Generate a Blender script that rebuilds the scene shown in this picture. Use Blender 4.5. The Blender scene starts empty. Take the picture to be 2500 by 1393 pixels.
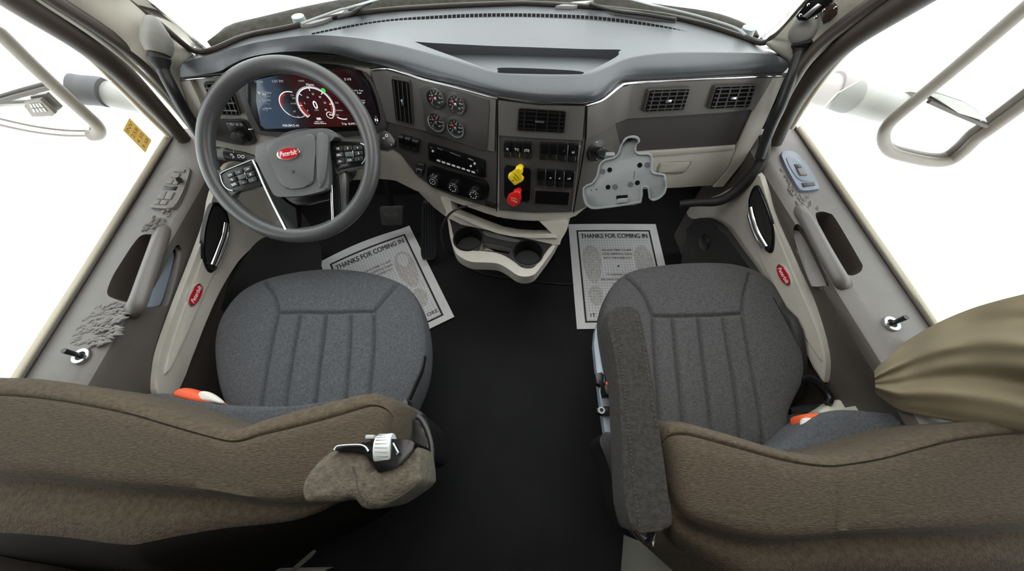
import bpy, bmesh, math, random
from mathutils import Vector as V, Matrix
random.seed(4)
S = bpy.context.scene
COL = S.collection
# ---------------------------------------------------------------- camera
FPX = 874.0; TH = math.radians(60.5); HC = 1.42
CAM = V((0, 0, HC))
camd = bpy.data.cameras.new('camera'); cam = bpy.data.objects.new('camera', camd); COL.objects.link(cam)
camd.sensor_fit = 'HORIZONTAL'; camd.sensor_width = 36.0; camd.lens = 36.0*FPX/2500.0
camd.clip_start = 0.01; camd.clip_end = 200
cam.location = CAM; cam.rotation_euler = (math.radians(90)-TH, 0, 0)
S.camera = cam
# ---------------------------------------------------------------- daylight and added fill light
w = bpy.data.worlds.new('overcast_sky'); S.world = w; w.use_nodes = True
bg = w.node_tree.nodes['Background']; bg.inputs[0].default_value = (0.985, 0.99, 1.0, 1); bg.inputs[1].default_value = 2.8
S.view_settings.view_transform = 'Standard'; S.view_settings.look = 'None'
S.view_settings.exposure = 0.35; S.view_settings.gamma = 1.0
S.view_settings.use_curve_mapping = False
sun = bpy.data.lights.new('hazy_sun', 'SUN'); sun.energy = 1.0; sun.angle = math.radians(35); sun.color = (1, .95, .86)
so = bpy.data.objects.new('hazy_sun', sun); COL.objects.link(so); so.rotation_euler = (math.radians(48), math.radians(-30), 0)
fill_light = bpy.data.lights.new('overhead_fill_light', 'AREA'); fill_light.energy = 5; fill_light.size = .6; fill_light.color = (1, .95, .88)  # added unseen fill that brightens the footwell mats, dash and cushions
do = bpy.data.objects.new('overhead_fill_light', fill_light); COL.objects.link(do); do.location = (-.06, .30, 1.93)

# ---------------------------------------------------------------- materials
MC = {}
def mat(name, col, rough=.55, metal=0.0, bump=0.0, bscale=400.0, var=0.0, vscale=30.0, sheen=0.0, spec=.5, emit=None, estr=0, coat=0, aniso=None):
    if name in MC: return MC[name]
    m = bpy.data.materials.new(name); m.use_nodes = True
    nt = m.node_tree; b = nt.nodes['Principled BSDF']
    b.inputs['Base Color'].default_value = (*col, 1); b.inputs['Roughness'].default_value = rough
    b.inputs['Metallic'].default_value = metal; b.inputs['Specular IOR Level'].default_value = spec
    b.inputs['Sheen Weight'].default_value = sheen; b.inputs['Coat Weight'].default_value = coat
    if sheen: b.inputs['Sheen Roughness'].default_value = .5; b.inputs['Specular IOR Level'].default_value = .12
    if emit: b.inputs['Emission Color'].default_value = (*emit, 1); b.inputs['Emission Strength'].default_value = estr
    if bump or var:
        tc = nt.nodes.new('ShaderNodeTexCoord')
        src = tc.outputs['Object']
        if aniso:
            mp = nt.nodes.new('ShaderNodeMapping'); mp.inputs['Scale'].default_value = aniso
            nt.links.new(src, mp.inputs[0]); src = mp.outputs[0]
    if bump:
        n = nt.nodes.new('ShaderNodeTexNoise'); n.inputs['Scale'].default_value = bscale; n.inputs['Detail'].default_value = 3
        nt.links.new(src, n.inputs['Vector'])
        bp = nt.nodes.new('ShaderNodeBump'); bp.inputs['Strength'].default_value = bump; bp.inputs['Distance'].default_value = .002
        nt.links.new(n.outputs['Fac'], bp.inputs['Height']); nt.links.new(bp.outputs[0], b.inputs['Normal'])
    if var:
        n2 = nt.nodes.new('ShaderNodeTexNoise'); n2.inputs['Scale'].default_value = vscale; n2.inputs['Detail'].default_value = 5
        nt.links.new(src, n2.inputs['Vector'])
        r = nt.nodes.new('ShaderNodeValToRGB')
        r.color_ramp.elements[0].position = .3; r.color_ramp.elements[1].position = .7
        r.color_ramp.elements[0].color = (*[c*(1-var) for c in col], 1)
        r.color_ramp.elements[1].color = (*[min(1, c*(1+var)) for c in col], 1)
        nt.links.new(n2.outputs['Fac'], r.inputs[0]); nt.links.new(r.outputs[0], b.inputs['Base Color'])
    MC[name] = m; return m
M_dash = mat('dash_pad', (.082, .088, .097), .33, bump=.25, bscale=500, var=.06, vscale=12)
M_fas = mat('fascia_charcoal', (.056, .053, .051), .5, bump=.2, bscale=700)
M_fasm = mat('fascia_metallic', (.15, .14, .133), .42, metal=.35, bump=.05)
M_brown = mat('glovebox_plum', (.045, .036, .038), .55, bump=.2, bscale=500)
M_beige = mat('beige_plastic', (.43, .405, .355), .5, bump=.15, bscale=450, var=.04)
M_beige2 = mat('pillar_beige', (.45, .43, .365), .55, bump=.2, bscale=300, var=.04)
M_taupe = mat('door_taupe', (.165, .152, .142), .5, bump=.25, bscale=350, var=.05)
M_taupe_shade = mat('door_side_shade', (.050, .040, .034), .6, bump=.3, bscale=350, var=.05)  # door taupe with the shade of the side faces put into the colour
M_blk = mat('black_plastic', (.012, .012, .012), .35, bump=.05)
M_blkm = mat('black_matte', (.004, .004, .004), .9, spec=.1)
M_gloss = mat('gloss_black', (.006, .006, .007), .22, spec=.3)
M_chr = mat('chrome', (.85, .86, .88), .12, metal=1)
M_sat = mat('satin_metal', (.55, .57, .6), .3, metal=1)
M_rub = mat('black_rubber', (.012, .011, .011), .6, bump=.1)
M_vel = mat('grey_velour', (.074, .077, .084), .95, bump=.8, bscale=650, var=.28, vscale=220, sheen=.04)
M_velp = mat('charcoal_velour', (.064, .063, .063), .95, bump=.8, bscale=650, var=.28, vscale=220, sheen=.04)
M_arm = mat('armrest_velour', (.037, .034, .031), .95, bump=.9, bscale=500, var=.3, vscale=150, sheen=.04)
M_knit = mat('taupe_knit', (.070, .054, .038), .95, bump=1.0, bscale=160, var=.3, vscale=120, sheen=.04, aniso=(1, 4, 4))
M_velb = mat('taupe_velour', (.080, .062, .043), .95, bump=1.0, bscale=300, var=.25, vscale=130, sheen=.04)
M_floor = mat('black_vinyl_floor', (.007, .007, .008), .7, spec=.25, bump=.25, bscale=250, var=.4, vscale=5)
M_paper = mat('paper', (.88, .89, .89), .8, var=.05, vscale=9)
M_ink = mat('black_ink', (.01, .01, .01), .6)
M_grid = mat('grey_grid_ink', (.36, .39, .41), .7)
M_shoe = mat('shoe_print_grime', (.66, .65, .63), .8, var=.25, vscale=110)
M_wh = mat('white_print', (.85, .86, .86), .5)
M_red = mat('emblem_red', (.42, .006, .012), .25, coat=.6)
M_redk = mat('red_knob', (.72, .02, .014), .35)
M_yel = mat('yellow_knob', (.85, .60, .02), .38)
def note_mat():
    m = bpy.data.materials.new('yellow_note'); m.use_nodes = True; nt = m.node_tree; b = nt.nodes['Principled BSDF']; b.inputs['Base Color'].default_value = (.95, .78, .32, 1); b.inputs['Roughness'].default_value = .8
    t = nt.nodes.new('ShaderNodeBsdfTranslucent'); t.inputs[0].default_value = (.95, .78, .34, 1); mx = nt.nodes.new('ShaderNodeMixShader'); mx.inputs[0].default_value = .3
    o = nt.nodes['Material Output']; nt.links.new(b.outputs[0], mx.inputs[1]); nt.links.new(t.outputs[0], mx.inputs[2]); nt.links.new(mx.outputs[0], o.inputs[0]); return m
M_note = note_mat()
M_orng = mat('orange_webbing', (.75, .10, .03), .6, bump=.5, bscale=900)
M_wlab = mat('white_cloth', (.62, .60, .54), .8, bump=.3, bscale=200)
M_wheel = mat('wheel_vinyl', (.066, .067, .068), .27, bump=.18, bscale=600, var=.05, vscale=8)
M_hub = mat('airbag_cover', (.090, .092, .093), .48, bump=.25, bscale=500)
M_gry = mat('cradle_grey', (.20, .215, .22), .48, bump=.25, bscale=300, var=.04)
M_gryd = mat('cradle_dark_grey', (.075, .08, .085), .5)
M_blu = mat('switch_bezel_bluegrey', (.15, .18, .23), .35)
M_curt = mat('tan_curtain', (.20, .165, .105), .6, bump=.15, bscale=300, var=.06, vscale=6, sheen=.04)
M_rail = mat('zinc_rail', (.34, .38, .44), .45, metal=.35, var=.1)
M_hood = mat('hood_paint', (.026, .023, .016), .7, spec=.15, var=.5, vscale=60)
M_mir = mat('mirror_glass', (.95, .96, .97), .02, metal=1)
M_mfr = mat('mirror_housing', (.17, .145, .12), .45, var=.08)
M_backshade = mat('seat_back_shade', (.010, .0065, .0045), .8, spec=.2)  # shade behind the driver backrest, painted as a near-black brown
M_vela = mat('taupe_armrest_velour', (.10, .086, .066), .95, bump=.9, bscale=300, var=.3, vscale=120, sheen=.04)
M_wip = mat('wiper_grey', (.35, .37, .38), .5)
M_arm2 = mat('mirror_arm_silver', (.40, .39, .365), .5)
M_cup = mat('cup_black', (.005, .005, .005), .6, spec=.2)
M_sky = mat('seal_dark', (.045, .034, .026), .5, bump=.1)
M_flange = mat('door_flange_cream', (.66, .60, .46), .45)
M_scrU = mat('screen_base', (.004, .004, .005), .12)
M_bar = mat('pull_bar_grey', (.12, .108, .10), .4, bump=.1)
M_box = mat('box_grey_beige', (.30, .285, .24), .6, bump=.2, bscale=300)

def screen_mat():
    m = bpy.data.materials.new('screen_picture'); m.use_nodes = True; nt = m.node_tree; b = nt.nodes['Principled BSDF']
    tc = nt.nodes.new('ShaderNodeTexCoord'); sx = nt.nodes.new('ShaderNodeSeparateXYZ'); nt.links.new(tc.outputs['Generated'], sx.inputs[0])
    r = nt.nodes.new('ShaderNodeValToRGB'); e = r.color_ramp.elements
    e[0].position = 0; e[0].color = (.035, .055, .085, 1); e[1].position = 1; e[1].color = (.004, .003, .004, 1)
    for p, c in ((.26, (.03, .045, .07, 1)), (.33, (.012, .010, .012, 1)), (.45, (.020, .004, .004, 1)), (.66, (.032, .004, .0035, 1)), (.82, (.010, .002, .002, 1))):
        x = e.new(p); x.color = c
    nt.links.new(sx.outputs[0], r.inputs[0]); nt.links.new(r.outputs[0], b.inputs['Emission Color'])
    b.inputs['Emission Strength'].default_value = 1.0; b.inputs['Base Color'].default_value = (.004, .004, .005, 1); b.inputs['Roughness'].default_value = .15
    return m
M_scr = screen_mat()
M_ew = mat('display_white', (.1, .1, .1), .5, emit=(.9, .88, .88), estr=.8)
M_ed = mat('display_dim', (.1, .1, .1), .5, emit=(.35, .38, .42), estr=.8)
M_er = mat('display_red', (.1, .01, .01), .5, emit=(.32, .025, .018), estr=.6)
M_eg = mat('display_green', (.01, .1, .01), .5, emit=(.03, .6, .06), estr=.9)

def glass_mat():
    m = bpy.data.materials.new('window_glass'); m.use_nodes = True; nt = m.node_tree; nt.nodes.clear()
    o = nt.nodes.new('ShaderNodeOutputMaterial'); mx = nt.nodes.new('ShaderNodeMixShader'); t = nt.nodes.new('ShaderNodeBsdfTransparent')
    g = nt.nodes.new('ShaderNodeBsdfGlossy'); g.inputs['Roughness'].default_value = .02; t.inputs[0].default_value = (.93, .96, .95, 1)
    f = nt.nodes.new('ShaderNodeFresnel'); f.inputs[0].default_value = 1.2
    nt.links.new(f.outputs[0], mx.inputs[0]); nt.links.new(t.outputs[0], mx.inputs[1]); nt.links.new(g.outputs[0], mx.inputs[2]); nt.links.new(mx.outputs[0], o.inputs[0])
    return m
M_glass = glass_mat()

# ---------------------------------------------------------------- geometry helpers
def ray(px, py):
    a = (px-1250)/FPX; b = (696.5-py)/FPX
    return V((a, math.cos(TH)+b*math.sin(TH), -math.sin(TH)+b*math.cos(TH)))
def at(px, py, t): return CAM+ray(px, py)*t
def onz(px, py, z): r = ray(px, py); return CAM+r*((z-HC)/r.z)
def onx(px, py, x): r = ray(px, py); return CAM+r*(x/r.x)
def ony(px, py, y): r = ray(px, py); return CAM+r*(y/r.y)
class Plane:
    def __init__(s, p, n):
        s.p = V(p); s.n = V(n).normalized()
        if s.n.dot(CAM-s.p) < 0: s.n = -s.n
    def __call__(s, px, py):
        r = ray(px, py); t = (s.p-CAM).dot(s.n)/r.dot(s.n); return CAM+r*t, s.n
def plane3(a, b, c): return Plane(a, (b-a).cross(c-a))
def lerp_tab(tab, x):
    if x <= tab[0][0]: return tab[0][1]
    for (x0, y0), (x1, y1) in zip(tab, tab[1:]):
        if x <= x1: k = (x-x0)/(x1-x0); return y0+(y1-y0)*k
    return tab[-1][1]
YT = [(-.95, .955), (-.80, .958), (-.40, .988), (-.339, .985), (-.23, .944), (-.127, .904), (-.034, .866), (.03, .85), (.11, .843), (.18, .846), (.223, .866), (.27, .905), (.306, .925), (.42, .942), (.579, .954), (.724, .966), (.95, .98)]
def FY(x, z): return sum(lerp_tab(YT, x+d) for d in (-.012, 0, .012))/3+.2*(z-.865)
class Fas:
    def __call__(s, px, py):
        r = ray(px, py); lo, hi = .4, 2.2
        for _ in range(40):
            m = (lo+hi)/2; P = CAM+r*m
            if P.y-FY(P.x, P.z) > 0: hi = m
            else: lo = m
        P = CAM+r*lo; e = .01
        dx = (FY(P.x+e, P.z)-FY(P.x-e, P.z))/(2*e)
        return P, V((dx, -1, .2)).normalized()
FAS = Fas()
def resample(pl, n, closed=False):
    pts = [V(p) for p in pl]
    if closed: pts = pts+[pts[0]]
    L = [0]
    for a, b in zip(pts, pts[1:]): L.append(L[-1]+(b-a).length)
    out = []
    m = n if closed else n-1
    j = 0
    for i in range(n):
        d = L[-1]*i/m
        while j < len(L)-2 and L[j+1] < d: j += 1
        k = (d-L[j])/max(1e-9, L[j+1]-L[j]); out.append(pts[j].lerp(pts[j+1], min(1, k)))
    return out
def catmull(pl, sub=6, closed=False):
    P = [V(p) for p in pl]; n = len(P); out = []
    for i in range(n if closed else n-1):
        if closed: p0, p1, p2, p3 = P[i-1], P[i], P[(i+1) % n], P[(i+2) % n]
        else: p0, p1, p2, p3 = P[max(0, i-1)], P[i], P[i+1], P[min(n-1, i+2)]
        for s in range(sub):
            t = s/sub; out.append(.5*((2*p1)+(p2-p0)*t+(2*p0-5*p1+4*p2-p3)*t*t+(3*p1-p0-3*p2+p3)*t**3))
    if not closed: out.append(P[-1])
    return out
def cpx(pl, sub=5, closed=True): return [(p.x, p.y) for p in catmull([V((a, b, 0)) for a, b in pl], sub, closed)]
def zo(pl, ox, oy, s): return [(ox+a*s, oy+b*s) for a, b in pl]

def wloc(o):
    L = V((0, 0, 0))
    while o is not None: L += o.location; o = o.parent
    return L
def obj(name, bm, m, parent=None, smooth=35, mods=None):
    me = bpy.data.meshes.new(name)
    bmesh.ops.recalc_face_normals(bm, faces=bm.faces)
    off = wloc(parent) if parent else V((0, 0, 0))
    if parent: bmesh.ops.translate(bm, verts=bm.verts, vec=-off)
    else:
        if bm.verts:
            c = sum((v.co for v in bm.verts), V())/len(bm.verts); zmin = min(v.co.z for v in bm.verts); c.z = zmin
            bmesh.ops.translate(bm, verts=bm.verts, vec=-c); off = c
    bm.to_mesh(me); bm.free()
    for p in me.polygons: p.use_smooth = True
    if smooth: me.set_sharp_from_angle(angle=math.radians(smooth))
    o = bpy.data.objects.new(name, me); COL.objects.link(o)
    if m: me.materials.append(m)
    if parent: o.parent = parent
    else: o.location = off
    return o
def thing(name, label, cat, loc, group=None, kind=None):
    o = bpy.data.objects.new(name, None); COL.objects.link(o); o.location = loc; o.empty_display_size = .05
    if kind: o['kind'] = kind
    else:
        o['label'] = label; o['category'] = cat
    if label: o['label'] = label
    if group: o['group'] = group
    return o
def tag(o, label=None, cat=None, group=None, kind=None):
    if label: o['label'] = label
    if cat: o['category'] = cat
    if group: o['group'] = group
    if kind: o['kind'] = kind
    return o
def add_prism(bm, A, B, bevel=0, seg=2):
    """A: top loop, B: bottom loop (same count)"""
    n = len(A); va = [bm.verts.new(p) for p in A]; vb = [bm.verts.new(p) for p in B]
    fs = [bm.faces.new(va), bm.faces.new(vb[::-1])]
    for i in range(n): fs.append(bm.faces.new((va[i], vb[i], vb[(i+1) % n], va[(i+1) % n])))
    if bevel:
        ed = [bm.edges.get((va[i], va[(i+1) % n])) for i in range(n)]
        bmesh.ops.bevel(bm, geom=[e for e in ed if e], offset=bevel, segments=seg, profile=.5, affect='EDGES', clamp_overlap=True)
def slab(surf, px, t0, t1, name=None, m=None, parent=None, bevel=.002, bm=None, seg=2):
    own = bm is None
    if own: bm = bmesh.new()
    A = []; B = []
    for x, y in px:
        P, N = surf(x, y); A.append(P+N*t1); B.append(P+N*t0)
    add_prism(bm, A, B, bevel, seg)
    if own: return obj(name, bm, m, parent)
def patch(surf, top, bot, nc, nr, t0, t1, name=None, m=None, parent=None, bm=None, edge=.004):
    own = bm is None
    if own: bm = bmesh.new()
    T = resample([V((*p, 0)) for p in top], nc); Bt = resample([V((*p, 0)) for p in bot], nc)
    G = []
    for i in range(nc):
        row = []
        for j in range(nr):
            k = j/(nr-1); p = T[i].lerp(Bt[i], k); P, N = surf(p.x, p.y)
            row.append(bm.verts.new(P+N*t1))
        G.append(row)
    H = []
    for i in range(nc):
        row = []
        for j in range(nr):
            k = j/(nr-1); p = T[i].lerp(Bt[i], k); P, N = surf(p.x, p.y)
            row.append(bm.verts.new(P+N*t0) if (i in (0, nc-1) or j in (0, nr-1)) else None)
        H.append(row)
    for i in range(nc-1):
        for j in range(nr-1): bm.faces.new((G[i][j], G[i][j+1], G[i+1][j+1], G[i+1][j]))
    for i in range(nc-1):
        for j in (0, nr-1): bm.faces.new((G[i][j], G[i+1][j], H[i+1][j], H[i][j]))
    for j in range(nr-1):
        for i in (0, nc-1): bm.faces.new((G[i][j], G[i][j+1], H[i][j+1], H[i][j]))
    # back
    loop = [H[i][0] for i in range(nc)]+[H[nc-1][j] for j in range(1, nr)]+[H[i][nr-1] for i in range(nc-2, -1, -1)]+[H[0][j] for j in range(nr-2, 0, -1)]
    try: bm.faces.new(loop)
    except Exception: pass
    if edge:
        bd = [e for e in bm.edges if len(e.link_faces) == 2 and all((v in set()) for v in e.verts)]
    if own: return obj(name, bm, m, parent)
def frame(n, up=V((0, 0, 1))):
    n = n.normalized(); a = up.cross(n)
    if a.length < 1e-4: a = V((1, 0, 0)).cross(n)
    a.normalize(); return a, n.cross(a)
def tube(bm, pts, r, res=12, cap=True, sc=(1, 1), closed=False):
    pts = [V(p) for p in pts]; n = len(pts)
    rs = r if isinstance(r, (list, tuple)) else [r]*n
    rings = []; pa = None
    for i, p in enumerate(pts):
        if closed: d = (pts[(i+1) % n]-pts[i-1]).normalized()
        else: d = (pts[min(n-1, i+1)]-pts[max(0, i-1)]).normalized()
        if pa is None: a, b = frame(d)
        else:
            a = (pa-d*pa.dot(d)).normalized(); b = d.cross(a)
        pa = a
        rings.append([bm.verts.new(p+(a*math.cos(q)*sc[0]+b*math.sin(q)*sc[1])*rs[i]) for q in [2*math.pi*k/res for k in range(res)]])
    for i in range(n if closed else n-1):
        A, B = rings[i], rings[(i+1) % n]
        for k in range(res): bm.faces.new((A[k], A[(k+1) % res], B[(k+1) % res], B[k]))
    if cap and not closed: bm.faces.new(rings[0][::-1]); bm.faces.new(rings[-1])
def tubeo(name, pts, r, m, parent=None, **k):
    bm = bmesh.new(); tube(bm, pts, r, **k); return obj(name, bm, m, parent)
def lathe(bm, o, n, prof, res=32, a=None):
    """prof: list of (radius, height along n)"""
    ax, bx = frame(n) if a is None else a
    n = n.normalized(); rings = []
    for r, h in prof:
        if r < 1e-6: rings.append([bm.verts.new(o+n*h)])
        else: rings.append([bm.verts.new(o+n*h+(ax*math.cos(q)+bx*math.sin(q))*r) for q in [2*math.pi*k/res for k in range(res)]])
    for A, B in zip(rings, rings[1:]):
        if len(A) == 1 and len(B) == 1: continue
        for k in range(res):
            k2 = (k+1) % res
            if len(A) == 1: bm.faces.new((A[0], B[k2], B[k]))
            elif len(B) == 1: bm.faces.new((A[k], A[k2], B[0]))
            else: bm.faces.new((A[k], A[k2], B[k2], B[k]))
def latheo(name, o, n, prof, m, parent=None, res=32):
    bm = bmesh.new(); lathe(bm, o, n, prof, res); return obj(name, bm, m, parent, smooth=40)
def box(bm, c, s, R=None, bevel=0):
    vs = bmesh.ops.create_cube(bm, size=1)['verts']
    for v in vs:
        q = V((v.co.x*s[0], v.co.y*s[1], v.co.z*s[2]))
        if R: q = R @ q
        v.co = q+V(c)
    if bevel:
        es = list({e for v in vs for e in v.link_edges}); bmesh.ops.bevel(bm, geom=es, offset=bevel, segments=2, profile=.5, affect='EDGES')
def boxo(name, c, s, m, parent=None, R=None, bevel=.004):
    bm = bmesh.new(); box(bm, c, s, R, bevel); return obj(name, bm, m, parent)
def quadpx(c4, u, v):
    """bilinear in a px quad: TL, TR, BR, BL"""
    (ax, ay), (bx, by), (cx, cy), (dx, dy) = c4
    tx, ty = ax+(bx-ax)*u, ay+(by-ay)*u; qx, qy = dx+(cx-dx)*u, dy+(cy-dy)*u
    return tx+(qx-tx)*v, ty+(qy-ty)*v
def subquad(c4, u0, v0, u1, v1): return [quadpx(c4, u0, v0), quadpx(c4, u1, v0), quadpx(c4, u1, v1), quadpx(c4, u0, v1)]
def rquad(c4, r=.12, n=4):
    """rounded quad px outline"""
    out = []
    for (cu, cv, a0) in ((1-r, r, -90), (1-r, 1-r, 0), (r, 1-r, 90), (r, r, 180)):
        for k in range(n+1):
            a = math.radians(a0+90*k/n); out.append(quadpx(c4, cu+r*math.cos(a), cv+r*math.sin(a)))
    return out
# ---- lettering
def text_mesh(s, shear=0, sx=1.0, bold=0, space=1):
    cu = bpy.data.curves.new('t', 'FONT'); cu.body = s; cu.align_x = 'CENTER'; cu.align_y = 'CENTER'; cu.size = 1; cu.shear = shear
    cu.offset = bold; cu.space_line = space; cu.resolution_u = 3
    o = bpy.data.objects.new('t', cu); COL.objects.link(o)
    dg = bpy.context.evaluated_depsgraph_get(); me = bpy.data.meshes.new_from_object(o.evaluated_get(dg))
    vs = [V((v.co.x*sx, v.co.y, 0)) for v in me.vertices]; fs = [tuple(p.vertices) for p in me.polygons]
    bpy.data.objects.remove(o); bpy.data.curves.remove(cu); bpy.data.meshes.remove(me)
    return vs, fs
def add_text(bm, s, fmap, **k):
    vs, fs = text_mesh(s, **k)
    bv = [bm.verts.new(fmap(v.x, v.y)) for v in vs]
    for f in fs:
        try: bm.faces.new([bv[i] for i in f])
        except Exception: pass
def text_on(surf, s, cx, cy, h, off=.0005, rot=0, bm=None, size_px=None, **k):
    """text centred on pixel; h world height; rot in degrees on surface"""
    P, N = surf(cx, cy); a, b = frame(N); c, q = math.cos(math.radians(rot)), math.sin(math.radians(rot))
    ex = a*c+b*q; ey = b*c-a*q
    add_text(bm, s, lambda x, y: P+N*off+ex*(x*h)+ey*(y*h), **k)
def ring(bm, P, N, r0, r1, h, res=40):
    lathe(bm, P, N, [(r0, 0), (r0, h), (r1, h), (r1, 0), (r0, 0)], res)

# pillow-like pads from an outline of world points
def seg_d(px, py, pl):
    best = 1e9
    for (x0, y0), (x1, y1) in pl:
        dx, dy = x1-x0, y1-y0; L = dx*dx+dy*dy
        t = max(0, min(1, ((px-x0)*dx+(py-y0)*dy)/L)) if L else 0
        d = (px-x0-t*dx)**2+(py-y0-t*dy)**2
        if d < best: best = d
    return math.sqrt(best)
def pillow(name, out, H, D, m, parent, seams=(), ns=200, nr=60, pw=3.0, gd=.006, gw=.005, tilt=None, dish=0, flute=None, center=None):
    """out: outline world pts (plan); H crown height; D skirt depth"""
    P = resample([V((p.x, p.y, 0)) for p in out], ns, True); z0 = out[0].z
    c = center if center else sum(P, V())/len(P)
    c = V((c[0], c[1], 0))
    sg = []
    for s in seams: sg += [((a.x, a.y), (b.x, b.y)) for a, b in zip(s, s[1:])]
    bm = bmesh.new(); rings = []
    def hh(x, y, r):
        h = H*(1-r**pw)**.55 if r < 1 else 0
        if sg:
            d = seg_d(x, y, sg)
            if d < gw*4: h -= gd*math.exp(-(d/gw)**2)
            h += 0
        if dish: h -= dish*math.exp(-(r/.55)**2)
        return h
    top = bm.verts.new(V((c.x, c.y, z0+hh(c.x, c.y, 0)+(tilt(c.x, c.y) if tilt else 0))))
    for j in range(1, nr+1):
        r = j/nr; r = 1-(1-r)**1.25
        rg = []
        for p in P:
            q = c.lerp(p, r); rg.append(bm.verts.new(V((q.x, q.y, z0+hh(q.x, q.y, r)+(tilt(q.x, q.y) if tilt else 0)))))
        rings.append(rg)
    for k, (sc, dz) in enumerate(((1.012, -.25), (1.015, -.6), (.99, -.9), (.95, -1.0))):
        rings.append([bm.verts.new(V((c.x+(p.x-c.x)*sc, c.y+(p.y-c.y)*sc, z0+dz*D+(tilt(p.x, p.y) if tilt else 0)))) for p in P])
    for k in range(ns): bm.faces.new((top, rings[0][k], rings[0][(k+1) % ns]))
    for A, B in zip(rings, rings[1:]):
        for k in range(ns): bm.faces.new((A[k], B[k], B[(k+1) % ns], A[(k+1) % ns]))
    bm.faces.new(rings[-1])
    return obj(name, bm, m, parent, smooth=60)
def boolean(o, cutter_bm, op='DIFFERENCE'):
    me = bpy.data.meshes.new('cut'); bmesh.ops.recalc_face_normals(cutter_bm, faces=cutter_bm.faces)
    bmesh.ops.translate(cutter_bm, verts=cutter_bm.verts, vec=-wloc(o)); cutter_bm.to_mesh(me); cutter_bm.free()
    c = bpy.data.objects.new('cut', me); COL.objects.link(c); c.location = wloc(o)
    md = o.modifiers.new('b', 'BOOLEAN'); md.object = c; md.operation = op; md.solver = 'EXACT'
    bpy.context.view_layer.update()
    dg = bpy.context.evaluated_depsgraph_get(); n = bpy.data.meshes.new_from_object(o.evaluated_get(dg))
    o.modifiers.clear(); old = o.data; o.data = n; n.name = old.name; bpy.data.objects.remove(c)
    for p in n.polygons: p.use_smooth = True
    n.set_sharp_from_angle(angle=math.radians(35))
# ================================================================ SETTING
def struct(name, bm, m, **k):
    o = obj(name, bm, m, **k); o['kind'] = 'structure'; return o
def sbox(name, lo, hi, m):
    bm = bmesh.new(); lo = V(lo); hi = V(hi); box(bm, (lo+hi)/2, hi-lo); return struct(name, bm, m)
sbox('floor', (-1.10, -1.9, -.04), (1.02, 1.42, 0), M_floor)
sbox('ceiling', (-1.12, -1.95, 2.0), (1.04, .62, 2.04), M_velb)
sbox('wall_back', (-1.12, -1.95, 0), (1.04, -1.9, 2.0), M_rub)
sbox('wall_front', (-1.12, 1.36, 0), (1.04, 1.42, .70), M_rub)
sbox('wall_left', (-1.12, -1.9, 0), (-1.09, -.32, 2.0), M_rub)
sbox('wall_right', (1.02, -1.9, 0), (1.05, -.32, 2.0), M_rub)
# header over the side windows
for nm, x0 in (('trim_1', -1.12), ('trim_2', 1.0)):
    sbox(nm, (x0, -.32, 1.42), (x0+.05, .62, 2.0), M_beige2)
# cowl below the windshield ends and lower cab sides ahead of the doors
sbox('wall_left.001', (-1.12, 1.0, 0), (-1.09, 1.42, .56), M_rub)
sbox('wall_right.001', (.98, 1.0, 0), (1.01, 1.42, .56), M_rub)
# windshield: from the cowl curve up to the header
WB = [(480, 123), (498, 131), (529, 123), (603, 92), (696, 74), (819, 46), (942, 29), (1096, 19), (1250, 13), (1294, 13), (1438, 21), (1618, 42), (1726, 67), (1827, 100), (1856, 105), (1880, 98)]
wbase = [onz(x, y, .872) for x, y in WB]
bm = bmesh.new()
lo = resample(wbase, 40); A = []; B = []
for i, p in enumerate(lo):
    k = i/39; t = V((-1.02+k*1.98, .60+.13*math.sin(math.pi*k), 1.98)); A.append(p); B.append(t)
rows = []
for i in range(40): rows.append([bm.verts.new(A[i].lerp(B[i], j/8)) for j in range(9)]+[bm.verts.new(A[i].lerp(B[i], j/8)+V((0, .005, .003))) for j in range(9)])
for i in range(39):
    for j in range(8):
        bm.faces.new((rows[i][j], rows[i+1][j], rows[i+1][j+1], rows[i][j+1]))
        bm.faces.new((rows[i][9+j], rows[i][10+j], rows[i+1][10+j], rows[i+1][9+j]))
struct('window_1', bm, M_glass)
# side glass
def sideglass(name, xf, xn):
    bm = bmesh.new(); add_prism(bm, [V((xn, -.30, .60)), V((xf, 1.0, .60)), V((xf, .98, .80)), V((xf, .62, 1.42)), V((xn, -.30, 1.42))],
                               [V((xn+.005, -.30, .60)), V((xf+.005, 1.0, .60)), V((xf+.005, .98, .80)), V((xf+.005, .62, 1.42)), V((xn+.005, -.30, 1.42))])
    return struct(name, bm, M_glass)
sideglass('window_2', -1.078, -1.045)
sideglass('window_3', .925, .968)
# windshield rubber seal, running up both pillars
tp = [at(300, -18, .86), at(319, 0, .86), at(395, 62, .90), at(440, 101, .94), at(468, 121, .975)]+[p+V((0, .004, .003)) for p in wbase[1:-2]]+[at(1865, 104, .985), at(1884, 92, .965), at(1897, 84, .95), at(1920, 62, .93), at(1945, 33, .90), at(1975, 0, .86), at(1995, -18, .85)]
tag(tubeo('trim_3', catmull(tp, 4), .0075, M_sky, res=10), kind='structure')

sbox('trim_18', (.70, 1.0, .5), (.80, 1.03, .83), M_rub)
sbox('trim_19', (-.98, 1.0, .5), (-.80, 1.03, .83), M_rub)
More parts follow.
